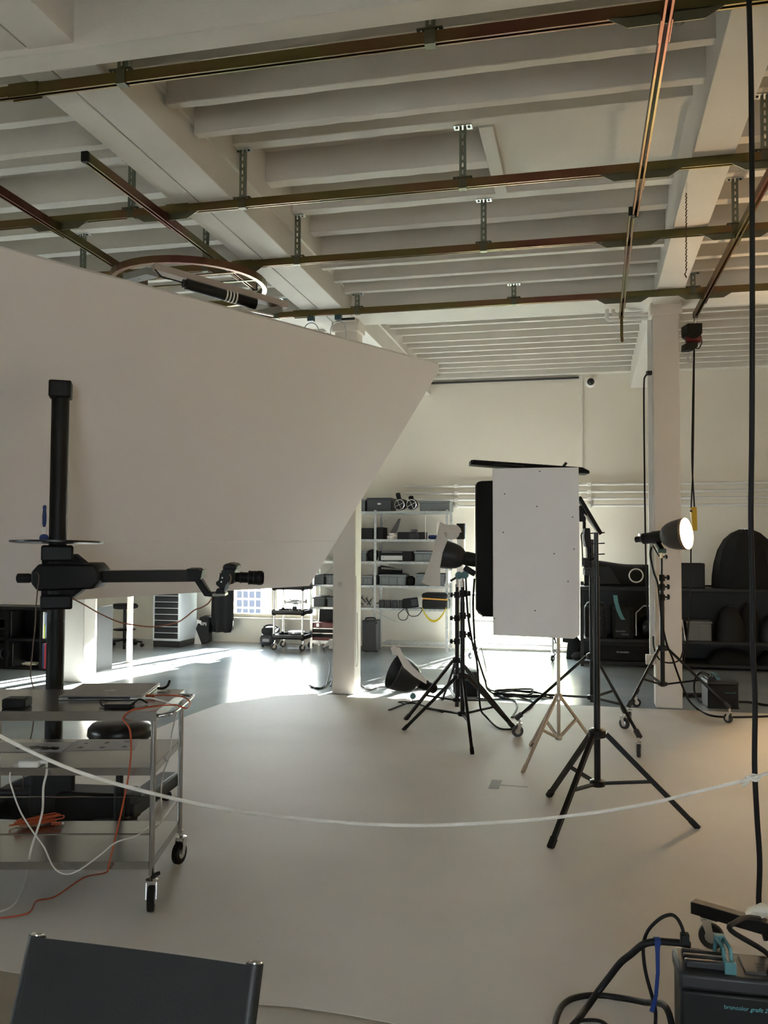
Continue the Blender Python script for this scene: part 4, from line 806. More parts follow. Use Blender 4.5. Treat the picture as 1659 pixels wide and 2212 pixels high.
MB().tube([b0+cx_*0.045+cy_*0.03+V((0, 0, 0.02)), b0+cx_*0.075+cy_*0.03+V((0, 0, 0.02))], 0.008, 8).build('plug_collar', WHITE, tA)
cable('adapter_cord', [b0+cx_*0.075+cy_*0.03+V((0, 0, 0.02)), fl(100, 1652, z2)+V((0, 0, 0.012)), at(101, 1668, DCt-0.02), at(94, 1700, DCt-0.05), at(92, 1750, DCt-0.05), at(83, 1785, DCt-0.055), at(70, 1825, DCt-0.05), at(63, 1855, DCt-0.05), fl(65, 1893)+V((0, 0, 0.10)), fl(50, 1930)+V((0, 0, 0.03)), fl(20, 1965)+V((0, 0, 0.008)), fl(-60, 1985)+V((0, 0, 0.008))], 0.005, MATS['white_cable'], 'thicker white cord hanging from the adapter to the floor', n=7)
# contact prints on the middle tray
PRINT = ramp_mat('print_smudges', [(0.42, (0.38, 0.37, 0.36)), (0.5, (0.04, 0.04, 0.045))], 9, 0.4, detail=3)
PAPG = mat('photo_paper', (0.46, 0.45, 0.45), 0.35, var=0.03)
for k, (qd, lab) in enumerate((([(-45, 1626), (132, 1625), (160, 1604), (-20, 1605)], 'photo print with a dense row of dark shapes on the middle tray'), ([(140, 1622), (290, 1620), (305, 1597), (165, 1600)], 'photo print with six small dark shapes on the middle tray'))):
    t = thing('photo_print', lab, 'print', fl(*qd[0], z2), 'photo prints on the cart')
    MB().prism([fl(x, y, z2)+V((0, 0, 0.001)) for x, y in qd], (0, 0, 0.001)).build('paper', PAPG, t, smooth=False)
    o, ux, uy = fl(*qd[0], z2+0.0022), None, None
    A, B, C_, D_ = [fl(x, y, z2+0.0022) for x, y in qd]
    spots = [(0.45+0.06*i+random.uniform(-0.01, 0.01), random.uniform(0.35, 0.65), 0.02+random.random()*0.012) for i in range(8)] if k == 0 else [(0.2, 0.7, 0.013), (0.5, 0.72, 0.015), (0.8, 0.8, 0.013), (0.18, 0.3, 0.016), (0.5, 0.28, 0.016), (0.82, 0.3, 0.014)]
    for s_, r_, rad in spots:
        c = A.lerp(B, s_).lerp(D_.lerp(C_, s_), r_); pts = [c+V((math.cos(a)*rad*random.uniform(0.5, 1.2), math.sin(a)*rad*random.uniform(0.5, 1.6), 0)) for a in [2*math.pi*i/9 for i in range(9)]]
        MB().prism(pts, (0, 0, 0.0004)).build('printed_shape', mat('print_black', (0.03, 0.03, 0.035), 0.4), t, smooth=False)
# orange coil on the bottom tray
tO = thing('orange_cable_bundle', 'tied bundle of orange tether cable on the bottom cart tray', 'cable', fl(70, 1785, z3))
b = MB(); rr = random.Random(4); c0 = fl(28, 1793, z3)+cy_*0.04
for i in range(7):
    c1 = fl(118+rr.uniform(-12, 8), 1781, z3)+cy_*0.03+cy_*rr.uniform(-0.03, 0.03); k = c0+cy_*rr.uniform(-0.03, 0.04)+cx_*rr.uniform(-0.02, 0.05); d = c1-k
    loop = [k+d*0.0+cy_*0.025, k-d.normalized()*0.02, k-cy_*0.03, k+d*0.35-cy_*0.012, c1-cy_*0.015, c1+d.normalized()*0.018, c1+cy_*0.015, k+d*0.35+cy_*0.012]
    b.tube(smoothline([p+V((0, 0, 0.008+i*0.004+rr.uniform(0, 0.012))) for p in loop]+[loop[0]+V((0, 0, 0.008+i*0.004))], 4), 0.0032, 6)
b.build('loops', ORANGE, tO)
MB().obox(fl(122, 1788, z3)+V((0, 0, 0.02)), cx_*0.025, cy_*0.008, V((0, 0, 0.006))).build('plug', ORANGE, tO, bevel=0.002)
MB().obox(fl(133, 1787, z3)+V((0, 0, 0.02)), cx_*0.01, cy_*0.006, V((0, 0, 0.004))).build('plug_tip', ALU, tO)
# ------------------------------------------------------------------ studio camera stand
DP = 5.10; PB = at(127, 1050, DP); PB.z = 0
def zc_(y): return zpx(120, y, DP)
ts = thing('camera_stand', 'tall black studio camera column stand behind the cart', 'stand', PB)
HB = mat('stand_black', (0.003, 0.003, 0.0034), 0.55, var=0.2, spec=0.3)
def octo(z0, z1, r, n=8): return MB().lathe([(r, z0), (r, z1)], PB, (0, 0, 1), n)
octo(0.1, zc_(830), 0.050, 14).build('column', HB, ts, bevel=0.004)
MB().box(PB+V((0, 0, zc_(841))), (0.125, 0.125, 0.10), 0.5).build('top_cap', DRUB, ts, bevel=0.01)
tr = MB().lathe([(0.235, 0), (0.262, 0.004), (0.262, 0.014), (0.235, 0.016), (0.06, 0.014)], PB+V((0, 0, zc_(1174))), (0.0, 0.02, 1), 36).build('round_tray', BLK, ts)
MB().box(PB+V((0, 0, (zc_(1178)+zc_(1212))/2)), (0.175, 0.175, zc_(1178)-zc_(1212)), YAW+0.35).build('upper_carriage', HB, ts, bevel=0.012)
MB().box(PB+V((0, 0, (zc_(1283)+zc_(1314))/2)), (0.175, 0.175, zc_(1283)-zc_(1314)), YAW+0.35).build('lower_carriage', HB, ts, bevel=0.012)
# cross carriage (octagonal sleeve) and gussets, seen side on
body = [(82, 1219), (200, 1219), (213, 1233), (213, 1258), (199, 1273), (79, 1277), (66, 1261), (66, 1236)]
MB().prism(pp(body, DP-0.11), _f*0.22).build('cross_sleeve', HB, ts, bevel=0.012)
for g in ([(156, 1198), (184, 1221), (92, 1221), (90, 1200)], [(180, 1272), (151, 1294), (90, 1294), (92, 1274)], [(90, 1196), (90, 1220), (106, 1220)], [(88, 1296), (88, 1276), (104, 1276)]):
    MB().prism(pp(g, DP-0.05), _f*0.10).build('gusset', HB, ts, bevel=0.004)
MB().lathe([(0.024, 0), (0.028, 0.01), (0.028, 0.075), (0.02, 0.08)], at(67, 1249, DP-0.02), -_r, 14).build('end_knob', BLKP, ts)
arm = MB().bar(at(200, 1245, DP), at(433, 1243, DP-0.04), 0.065, 0.068, _u).build('horizontal_arm', mat('arm_brown_black', (0.007, 0.006, 0.0055), 0.4), ts, bevel=0.004)
MB().prism(pp([(402, 1229), (426, 1229), (432, 1234), (437, 1231), (434, 1247), (432, 1253), (417, 1255), (405, 1253)], DP-0.09), _f*0.12).build('arm_end_clamp', HB, arm, bevel=0.004)
MB().prism(pp([(418, 1253), (433, 1250), (452, 1281), (462, 1285), (462, 1290), (441, 1288)], DP-0.07), _f*0.07).build('drop_bracket', HB, arm, bevel=0.004)
MB().prism(pp([(458, 1282), (486, 1282), (486, 1288), (458, 1289)], DP-0.09), _f*0.10).build('mount_plate', mat('mount_steel', (0.3, 0.29, 0.27), 0.3, 0.8), arm, bevel=0.003)
# heavy base
bb = PB+V((0, 0, 0))
MB().box(bb+V((0, 0, 0.24)), (0.24, 0.24, 0.28), YAW+0.35).build('base_socket', HB, ts, bevel=0.02)
bx_ = V((math.cos(YAW-0.12), math.sin(YAW-0.12), 0)); by_ = V((-bx_.y, bx_.x, 0))
MB().obox(bb+bx_*0.10+V((0, 0, 0.14)), bx_*0.40, by_*0.10, V((0, 0, 0.085))).build('base_beam', HB, ts, bevel=0.02)
for s in (-0.27, 0.46):
    c = bb+bx_*s+by_*(0.28 if s > 0 else 0.1); MB().obox(c+V((0, 0, 0.125)), bx_*0.06, by_*0.36, V((0, 0, 0.045))).build('base_foot', HB, ts, bevel=0.015)
    for e in (-0.3, 0.3): caster(ts, c+by_*e, 0.034, 0.5, BLK, DRUB, 0.01)
MB().prism([bb-bx_*0.30+V((0, 0, 0.22)), bb-bx_*0.10+V((0, 0, 0.30)), bb-bx_*0.10+V((0, 0, 0.16)), bb-bx_*0.30+V((0, 0, 0.16))], by_*0.12).build('pedal', CHAR, ts, bevel=0.008)
# air blower with blue handle on the tray
tb = thing('dust_blower', 'blue bulb dust blower with upright brush handle on the round tray', 'blower', at(92, 1168, DP-0.02))
Z0 = zc_(1171)+0.002
PBl = at(95, 1165, DP-0.06)
MB().lathe([(0.01, 0), (0.022, 0.006), (0.027, 0.02), (0.022, 0.036), (0.01, 0.044)], V((PBl.x, PBl.y, Z0)), (0, 0, 1), 16).build('bulb', BLUE, tb)
MB().box(V((PBl.x, PBl.y, Z0+0.062)), (0.03, 0.012, 0.045), YAW).build('pale_collar', PAPER, tb)
MB().lathe([(0.006, 0), (0.011, 0.02), (0.012, 0.06), (0.009, 0.10), (0.011, 0.118), (0.006, 0.126)], V((PBl.x, PBl.y, Z0+0.084)), (0, 0, 1), 12).build('handle', BLUE, tb)
# camera on the arm
tk = thing('dslr_camera', 'black camera with long lens mounted on the stand arm', 'camera', at(480, 1288, DP-0.05))
MB().prism(pp([(475, 1234), (481, 1232), (481, 1223), (486, 1218), (497, 1217), (507, 1219), (513, 1224), (511, 1229), (506, 1233), (505, 1258), (502, 1262), (494, 1262), (488, 1268), (484, 1273), (474, 1270), (466, 1263), (466, 1257), (472, 1254)], DP-0.12), _f*0.14).build('body', BLKP, tk, bevel=0.008)
MB().prism(pp([(482, 1224), (487, 1219), (505, 1219), (512, 1225), (508, 1231), (484, 1231)], DP-0.135), _f*0.17).build('viewfinder_hump', BLKP, tk, bevel=0.008)
lens = [(0.028, 0.0), (0.028, 0.03), (0.031, 0.035), (0.031, 0.085), (0.040, 0.09), (0.040, 0.13), (0.042, 0.135), (0.042, 0.155), (0.036, 0.165), (0.033, 0.15)]
la = (_r*0.985-_u*0.02-_f*0.05).normalized(); MB().lathe([(r*0.98, h*1.03) for r, h in lens], at(505, 1247, DP-0.06), la, 24).build('lens', BLKP, tk)
for h in (0.04, 0.088, 0.12): MB().lathe([(0.0335 if h < 0.08 else 0.041, 0), (0.0335 if h < 0.08 else 0.041, 0.004)], at(505, 1247, DP-0.06)+la*h, la, 24).build('lens_ring', CHAR, tk)
MB().prism(pp([(487, 1264), (493, 1257), (494, 1270), (488, 1277), (484, 1276)], DP-0.125), _f*0.02).build('mount_lever', GREYP, tk)
MB().prism(pp([(468, 1272), (484, 1271), (486, 1282), (464, 1282)], DP-0.09), _f*0.08).build('tripod_plate', BLKP, tk, bevel=0.003)
for x, y in ((480, 1248), (478, 1257), (477, 1236)): MB().lathe([(0.005, 0), (0.004, 0.003)], at(x, y, DP-0.122), -_f, 8).build('button', ALU, tk)
MB().tube(smoothline([at(496, 1240, DP-0.124), at(499, 1248, DP-0.126), at(497, 1258, DP-0.126), at(494, 1263, DP-0.124)]), 0.003, 6).build('port_cord', mat('tan_cord', (0.35, 0.22, 0.12), 0.5), tk)
cable('tether_cable', [at(458, 1291, DP-0.02), at(450, 1303, DP), at(436, 1312, DP), at(420, 1318, DP), at(400, 1334, DP), at(384, 1344, DP), at(355, 1351, DP), at(325, 1354, DP), at(290, 1350, DP), at(255, 1343, DP), at(215, 1325, DP), at(185, 1308, DP), at(155, 1292, DP)], 0.004, mat('faded_orange', (0.30, 0.10, 0.05), 0.5), 'faded orange cable sagging from the camera to the stand column')
cable('stand_cord', [at(77, 1236, DP-0.12), at(83, 1240, DP-0.14), at(84, 1252, DP-0.14), at(81, 1275, DP-0.13), at(78, 1310, DP-0.12), at(76, 1350, DP-0.1), at(71, 1400, DP-0.1), at(66, 1450, DP-0.1), at(69, 1475, DP-0.1), at(74, 1495, DP-0.1), at(72, 1560, DP-0.1), at(65, 1600, DP-0.1), at(52, 1660, DP-0.1), at(48, 1740, DP-0.12), fl(44, 1788)+V((0, 0, 0.006))], 0.0035, mat('brown_cord', (0.11, 0.07, 0.05), 0.6), 'thin brown cord hanging from the camera stand sleeve')
# ------------------------------------------------------------------ black swivel stool between cart and stand
DS = 4.78; PS = at(258, 1700, DS); PS.z = 0
tq = thing('swivel_stool', 'black round swivel stool behind the cart', 'stool', PS)
zs = zpx(258, 1600, DS)
MB().lathe([(0.12, 0), (0.155, 0.008), (0.175, 0.035), (0.172, 0.07), (0.15, 0.095), (0.08, 0.105), (0.001, 0.106)], PS+V((0, 0, zs)), (0, 0, 1), 32).build('seat', mat('stool_vinyl', (0.004, 0.004, 0.0045), 0.35), tq)
MB().tube([PS+V((0, 0, 0.10)), PS+V((0, 0, zs+0.01))], 0.02, 12).build('gas_lift', BLKP, tq)
MB().tube([PS+V((0, 0, 0.08)), PS+V((0, 0, 0.30))], 0.028, 12).build('lift_sleeve', BLKP, tq)
for i in range(5):
    a = 0.35+i*2*math.pi/5; d = V((math.cos(a), math.sin(a), 0)); lg = MB().bar(PS+V((0, 0, 0.11)), PS+d*0.19+V((0, 0, 0.075)), 0.035, 0.03).build('leg', BLKP, tq, bevel=0.006)
    MB().lathe([(0.024, -0.022), (0.028, -0.015), (0.028, 0.015), (0.024, 0.022)], PS+d*0.195+V((0, 0, 0.028)), (-d.y, d.x, 0), 14).build('caster_wheel', DRUB, lg)
    MB().tube([PS+d*0.195+V((0, 0, 0.03)), PS+d*0.185+V((0, 0, 0.075))], 0.008, 6).build('caster_stem', BLK, lg)
# ------------------------------------------------------------------ leather sling chair (bottom left)
TL_, TR_ = fl(82, 2016, 0.84), fl(551, 2076, 0.84); e_ = (TR_-TL_); en = V((e_.x, e_.y, 0)).normalized(); nn = V((en.y, -en.x, 0))
if nn.dot(EYE-TL_) < 0: nn = -nn
tilt = math.radians(20); dn = nn*math.sin(tilt)-V((0, 0, 1))*math.cos(tilt)
tq = thing('sling_chair', 'black leather sling chair with chrome tube frame in the lower left corner', 'chair', (TL_+TR_)/2+nn*0.35-V((0, 0, 0.84)))
LB_ = 0.44; W_ = e_.length
fn = e_.cross(dn).normalized()
if fn.dot(EYE-TL_) < 0: fn = -fn
rows = []
for i in range(9):
    k = i/8; r = []
    for j in range(13):
        s = j/12; sag = math.sin(s*math.pi)*(0.008+0.025*k); r.append(TL_+e_*s+dn*(LB_*k+0.006)+fn*0.0135-nn*sag*0.5)
    rows.append(r)
MB().sheet(rows, 0.005).build('back_panel', LEATH, tq)
fn = e_.cross(dn).normalized()
if fn.dot(EYE-TL_) < 0: fn = -fn
for P, s in ((TL_, 1), (TR_, -1)):
    MB().tube([P+dn*0.004, P+dn*(LB_)], 0.0165, 14, caps=False).build('leather_sleeve', LEATH, tq)
    MB().tube([P+dn*0.002, P+dn*LB_, P+dn*(LB_+0.05), V((P+dn*(LB_+0.05)).to_tuple())-V((0, 0, (P+dn*(LB_+0.05)).z-0.01))-nn*0.12], 0.0125, 12).build('back_tube', CHROME, tq)
    MB().lathe([(0.0145, -0.006), (0.0145, -0.002), (0.012, 0.0), (0.011, -0.003)], P, -dn, 14).build('tube_cap', CHROME, tq)
    c = P+dn*(LB_-0.02)
    MB().tube(smoothline([c, c+nn*0.25, c+nn*0.48, c+nn*0.50-V((0, 0, 0.05)), V(((c+nn*0.50).x, (c+nn*0.50).y, 0.013))], 4), 0.0125, 12).build('side_frame', CHROME, tq)
    x0 = 0.055
    for xo in (x0, x0+0.012): MB().tube([P+en*s*xo+dn*0.03+fn*0.0165, P+en*s*xo+dn*(LB_-0.03)-nn*0.004+fn*0.0165], 0.0005, 4).build('stitching', STITCH, tq)
MB().tube([TL_+en*0.05+dn*0.024+fn*0.016, (TL_+TR_)/2+dn*0.024-nn*0.004+fn*0.016, TR_-en*0.05+dn*0.024+fn*0.016], 0.0005, 4).build('stitching', STITCH, tq)
sr = []
for i in range(6):
    k = i/5; r = []
    for j in range(9): s = j/8; r.append(TL_+e_*s+dn*(LB_-0.03)+nn*(0.06+0.40*k)-V((0, 0, 0.03*math.sin(s*math.pi)))+V((0, 0, 0.02*k)))
    sr.append(r)
MB().sheet(sr, 0.005).build('seat_panel', LEATH, tq)
# ------------------------------------------------------------------ bottom right: dolly beam, rag, cables
DD = 3.58
td = thing('dolly_base', 'black dolly beam on chrome casters at the right frame edge', 'dolly', fl(1600, 2040))
pa, pb = at(1497, 1957, DD), at(1700, 2016, DD-0.25); pb.z = pa.z; pe = pb+(pb-pa)*1.2
MB().bar(pa, pe, 0.05, 0.048).build('beam', HB, td, bevel=0.003)
pd_ = (pb-pa).normalized(); ps_ = V((-pd_.y, pd_.x, 0))
MB().bar(pe-ps_*0.3, pe+ps_*0.5, 0.05, 0.048).build('beam', HB, td, bevel=0.003)
for c in (pa+pd_*0.075, pe-ps_*0.26, pe+ps_*0.46):
    r_ = (pa.z-0.024)/2.48; caster(td, V((c.x, c.y, 0)), r_, YAW+2.7, CHROME, RUB, r_*0.08)
    MB().obox(V((c.x, c.y, pa.z-0.027)), pd_*0.035, ps_*0.025, V((0, 0, 0.002))).build('mount_plate', CHROME, td)
MB().tube([pb+(pb-pa)*0.5, pb+(pb-pa)*0.5+V((0, 0, 0.9))], 0.02, 12).build('post', HB, td)
# rag
rows = []; rr = random.Random(12)
for i in range(7):
    r = []
    for j in range(9):
        k = j/8; s = i/6; c = at(1608+66*k+4*s, 1975+(s-0.55)*30*math.sin(math.pi*(0.12+0.85*k))-10*math.sin(k*2.4), DD-0.26-0.03*math.sin(s*3.1))
        r.append(c+V((0, 0, rr.uniform(-0.003, 0.003)))-_f*rr.uniform(0, 0.012))
    rows.append(r)
tag(MB().sheet(rows, 0.003).build('rag', mat('white_rag', (0.80, 0.77, 0.68), 0.85, bump=0.4, bscale=60)), 'crumpled white rag lying on the black dolly beam', 'cloth')
pt = PK(-0.15, 0.09, 0.36)
cable('mains_cable', [at(1490, 2041, pD+0.05), at(1470, 2037, pD+0.05), at(1445, 2035, pD+0.05), at(1420, 2034, pD+0.05), at(1390, 2040, pD+0.06), at(1362, 2062, pD+0.1), at(1340, 2080, pD+0.12), at(1315, 2112, pD+0.15), at(1290, 2145, pD+0.15), at(1265, 2180, pD+0.1), at(1235, 2218, pD+0.02), fl(1180, 2275)+V((0, 0, 0.012))], 0.0105, DRUB, 'thick black cable arching left from the near power pack to the floor', n=10)
cable('sync_cable', [at(1478, 2020, pD+0.02), at(1472, 2000, pD+0.02), at(1462, 1983, pD+0.03), at(1448, 1976, pD+0.05), at(1425, 1985, pD+0.06), at(1400, 2010, pD+0.08), at(1390, 2040, pD+0.1), at(1391, 2075, pD+0.1), at(1397, 2110, pD+0.1), at(1408, 2150, pD+0.1), at(1416, 2185, pD+0.1), at(1414, 2230, pD+0.1), fl(1405, 2300)+V((0, 0, 0.012))], 0.0055, DRUB, 'thin black cable rising in a loop from the near power pack', n=8)
MB().obox(at(1479, 2027, pD+0.03), X_*0.013, Y_*0.012, V((0, 0, 0.016))).build('plug', BLKP, bpy.data.objects['sync_cable'], bevel=0.003)
cable('mains_cable', [PK(-0.195, -0.06, 0.07), at(1440, 2178, pD+0.12), fl(1390, 2165, 0.05), fl(1330, 2154, 0.012), fl(1275, 2150, 0.012), fl(1230, 2160, 0.012), fl(1207, 2185, 0.012), fl(1200, 2230, 0.012), fl(1230, 2290, 0.012)], 0.0105, DRUB, 'thick black cable lying in a bend on the floor left of the near pack', n=10)
cable('floor_cable', [fl(1240, 2212, 0.01), fl(1260, 2204, 0.01), fl(1300, 2207, 0.01), fl(1330, 2235, 0.01)], 0.006, DRUB, 'thin black cable curl at the bottom frame edge')
rows = [[at(1414, 2034, pD+0.03), at(1426, 2033, pD+0.03)], [at(1416, 2060, pD+0.03), at(1425, 2060, pD+0.03)], [at(1417, 2100, pD+0.03), at(1425, 2100, pD+0.03)], [at(1413, 2150, pD+0.04), at(1421, 2151, pD+0.04)], [at(1403, 2184, pD+0.04), at(1412, 2188, pD+0.04)]]
tv = MB().sheet(rows, 0.003); tv.tube([at(1413, 2034, pD+0.05), at(1425, 2034, pD+0.05)], 0.0135, 10)
tag(tv.build('cable_strap', BLUE), 'blue hook-and-loop strap hanging from the thick cable', 'strap')
cable('pack_lead', [PK(0.07, -0.05, 0.335), PK(0.07, -0.06, 0.40), at(1579, 2010, pD-0.02), at(1590, 1992, pD+0.05), at(1612, 1982, pD+0.2), at(1640, 1984, pD+0.3)], 0.008, DRUB, 'black lead rising from the near pack top to the rag', n=8)
# ================================================================== BACKGROUND LEFT AND MIDDLE
def rect(x0, y0, x1, y1, Y):
    a, b = aty(x0, y1, Y), aty(x1, y0, Y); return a.x, b.x, a.z, b.z
def rbox(px, Y, dp, z0=None, h=None):
    """box whose front (plane y=Y) fills a pixel rectangle; returns MB"""
    X0, X1, Z0, Z1 = rect(*px, Y)
    if z0 is not None: Z1 = z0+(h if h else Z1-Z0); Z0 = z0
    return MB().mm(X0, X1, Y, Y+dp, Z0, Z1), (X0, X1, Z0, Z1)
# ---- metal shelving
YS, YSB = 13.50, 13.95
ts = thing('metal_shelving', 'galvanised open metal shelving against the back wall', 'shelf', (-3.3, 13.7, 0))
XPF = [aty(672, 1390, YS).x, aty(810, 1200, YS).x, aty(965, 1390, YS).x]
SHZ = [aty(890, y, YS).z for y in (1104, 1165, 1213.5, 1265.5, 1315)]
ztop = aty(965, 1101, YS).z
for x in XPF:
    for y in (YS, YSB-0.03):
        if x == XPF[1] and y == YS: z0 = aty(810, 1336, YS).z
        else: z0 = 0
        b = MB().mm(x-0.02, x+0.02, y, y+0.003, z0, ztop); b.mm(x-0.02, x-0.017, y, y+0.03, z0, ztop); b.build('upright', GALV, ts, smooth=False)
for i, z in enumerate(SHZ):
    for x0, x1 in ((XPF[0], XPF[1]), (XPF[1], XPF[2])):
        b = MB().mm(x0+0.02, x1-0.02, YS+0.004, YSB-0.035, z-0.002, z); b.mm(x0+0.02, x1-0.02, YS+0.002, YS+0.005, z-0.035, z); b.mm(x0+0.02, x1-0.02, YSB-0.036, YSB-0.033, z-0.035, z); b.build('shelf_board', GALV, ts, smooth=False)
zl_ = aty(900, 1390, YS).z
for x0, x1 in ((XPF[0], XPF[1]-0.65), (aty(823, 1390, YS).x, XPF[2])): MB().mm(x0+0.02, x1-0.02, YS+0.002, YSB-0.035, zl_-0.04, zl_).build('shelf_board', GALV, ts, smooth=False)
MB().bar((XPF[1]-1.0, YSB-0.01, SHZ[3]-0.05), (XPF[1]+0.25, YSB-0.01, SHZ[4]-0.25), 0.03, 0.004).build('cross_brace', GALV, ts, smooth=False)
MB().bar((XPF[1]-1.0, YSB-0.005, SHZ[1]-0.6), (XPF[1]+0.1, YSB-0.005, SHZ[0]-0.1), 0.03, 0.004).build('cross_brace', GALV, ts, smooth=False)
MB().mm(XPF[2]-0.018, XPF[2]+0.02, YS+0.02, YSB-0.04, aty(965, 1243, YS).z-0.12, aty(965, 1243, YS).z+0.07).build('side_plate', GALV, ts, smooth=False)
def crate(label, px, shelf, dp=0.38, m=GREYP, cat='crate', lidm=None, group='storage crates on the metal shelving', Y=YS+0.02):
    X0, X1, Z0, Z1 = rect(*px, Y); h = Z1-Z0; Z0 = SHZ[shelf] if shelf is not None else Z0; Z1 = Z0+h
    t = thing('storage_crate', label, cat, ((X0+X1)/2, Y+dp/2, Z0), group)
    MB().mm(X0+0.012, X1-0.012, Y+0.01, Y+dp, Z0, Z1-0.03).build('body', m, t, bevel=0.006)
    MB().mm(X0, X1, Y, Y+dp+0.01, Z1-0.03, Z1).build('rim', m, t, bevel=0.005)
    n = 2 if X1-X0 < 0.35 else 3
    for i in range(n+1): xx = X0+0.03+(X1-X0-0.06)*i/n; MB().mm(xx-0.006, xx+0.006, Y+0.0, Y+0.012, Z0+0.015, Z1-0.035).build('rib', m, t)
    MB().mm(X0+0.03, X1-0.03, Y+0.003, Y+0.012, (Z0+Z1)/2-0.006+h*0.18, (Z0+Z1)/2+0.006+h*0.18).build('rib', m, t)
    if lidm: MB().mm(X0+0.02, X1-0.02, Y+0.03, Y+dp-0.02, Z1-0.025, Z1+0.012).build('contents', lidm, t, bevel=0.01)
    return t
crate('grey crate at the right end of the top shelf', (905, 1079, 973, 1101), 0)
crate('grey crate half hidden by the reflector edge on the top shelf', (774, 1075, 790, 1101), 0)
t = thing('archive_box', 'dark grey archive box with white label on the top shelf', 'box', (aty(818, 1100, YS).x, YS+0.2, SHZ[0]), None)
X0, X1, Z0, Z1 = rect(793, 1072, 845, 1101, YS+0.02); h = Z1-Z0
MB().mm(X0, X1, YS+0.02, YS+0.40, SHZ[0], SHZ[0]+h).build('body', DGREYP, t, bevel=0.005)
MB().mm(X0-0.006, X1+0.006, YS+0.014, YS+0.406, SHZ[0]+h*0.78, SHZ[0]+h+0.004).build('lid', DGREYP, t, bevel=0.004)
MB().mm((X0+X1)/2-0.025, (X0+X1)/2+0.03, YS+0.011, YS+0.0145, SHZ[0]+h*0.5, SHZ[0]+h*0.62).build('label_plate', WHITE, t)
for i, (x, lab) in enumerate(((863, 'left black lamp head with silver mount ring on the top shelf'), (889, 'right black lamp head with silver mount ring on the top shelf'))):
    c = aty(x, 1093, YS-0.04); t = thing('flash_unit', lab, 'lamp', V((c.x, YS+0.1, SHZ[0])), 'spare lamp heads on the top shelf')
    cz = SHZ[0]+0.10; C0 = V((c.x, YS-0.02, cz))
    MB().lathe([(0.075, -0.02), (0.088, 0.0), (0.09, 0.06), (0.085, 0.15), (0.06, 0.28), (0.03, 0.30)], C0, (0.12*(1-2*i), 1, 0.1), 18).build('body', BLKP, t)
    MB().lathe([(0.082, 0), (0.084, 0.012), (0.072, 0.014), (0.068, 0.0)], C0-V((0, 0.022, 0)), (0, -1, 0), 24, cap=False).build('mount_ring', CHROME, t)
    b = MB(); b.bar(C0+V((-0.06, -0.03, -0.03)), C0+V((0.06, -0.03, 0.03)), 0.008, 0.008); b.bar(C0+V((-0.03, -0.03, 0.06)), C0+V((0.03, -0.03, -0.06)), 0.008, 0.008); b.build('spokes', ALU, t)
    MB().bar(C0+V((-0.02, 0.06, 0.08)), C0+V((-0.05+0.02*i, 0.07, 0.19-0.05*i)), 0.07, 0.06).build('grip', BLKP, t, bevel=0.015)
# second shelf
def sbox(name, label, cat, px, shelf, dp, m, bevel=0.008, Y=YS+0.03, group=None):
    X0, X1, Z0, Z1 = rect(*px, Y); h = Z1-Z0; z = SHZ[shelf]
    return tag(MB().mm(X0, X1, Y, Y+dp, z, z+h).build(name, m, bevel=bevel), label, cat, group)
sbox('storage_box', 'flat black box on the second shelf left of the upright', 'box', (774, 1138, 806, 1162), 1, 0.35, BLKP)
sbox('storage_box', 'black box behind the upright on the second shelf', 'box', (813, 1136, 828, 1162), 1, 0.3, BLKP)
sbox('storage_box', 'low dark box at the back of the second shelf', 'box', (858, 1146, 920, 1162), 1, 0.15, DGREYP, Y=YSB-0.22)
X = aty(842, 1140, YS+0.2).x; z = SHZ[1]
rows = []
for i in range(7):
    k = i/6; rows.append([V((X-0.12+0.30*(k**0.5)*0.4+0.14*s*(1-k*0.75)+0.13*k, YS+0.26+0.05*math.sin(s*3), z+0.005+0.33*k)) for s in (0, 0.25, 0.5, 0.75, 1)])
tag(MB().sheet(rows, 0.004).build('curved_reflector', mat('pale_grey_sheet', (0.30, 0.30, 0.29), 0.6)), 'tall curved grey sheet like a horn on the second shelf', 'reflector')
X = aty(846, 1160, YS+0.08).x
tag(MB().lathe([(0.085, 0), (0.085, 0.05), (0.06, 0.06), (0.055, 0.095), (0.06, 0.10)], (X, YS+0.12, z), (0, 0, 1), 20).build('pale_bowl', PAPER), 'pale round bowl-shaped cap on the second shelf', 'bowl')
X = aty(893, 1160, YS+0.08).x
tag(MB().lathe([(0.08, 0), (0.085, 0.02), (0.08, 0.09), (0.05, 0.12), (0.055, 0.14), (0.055, 0.16)], (X, YS+0.13, z), (0, 0, 1), 20).build('jar', DGREYP), 'squat dark jar-shaped reflector on the second shelf', 'reflector')
for x, h, lab in ((919, 0.36, 'tall thin white rod standing on the second shelf'), (944, 0.26, 'shorter thin white rod with bent tip on the second shelf')):
    X = aty(x, 1150, YS+0.05).x; tag(MB().tube([(X, YS+0.06, z), (X-0.005, YS+0.06, z+h), (X+0.02, YS+0.06, z+h+0.01)], 0.006, 6).build('rod', PAPER), lab, 'rod')
t = MB(); X0, X1, _, _ = rect(923, 1154, 943, 1162, YS+0.05); t.lathe([(0.001, 0), (0.03, 0.01), (0.035, 0.08), (0.03, X1-X0-0.01), (0.001, X1-X0)], (X0, YS+0.12, z+0.036), (1, 0, 0), 12)
tag(t.build('blue_roll', BLUE), 'dark blue rolled item on the second shelf', 'roll')
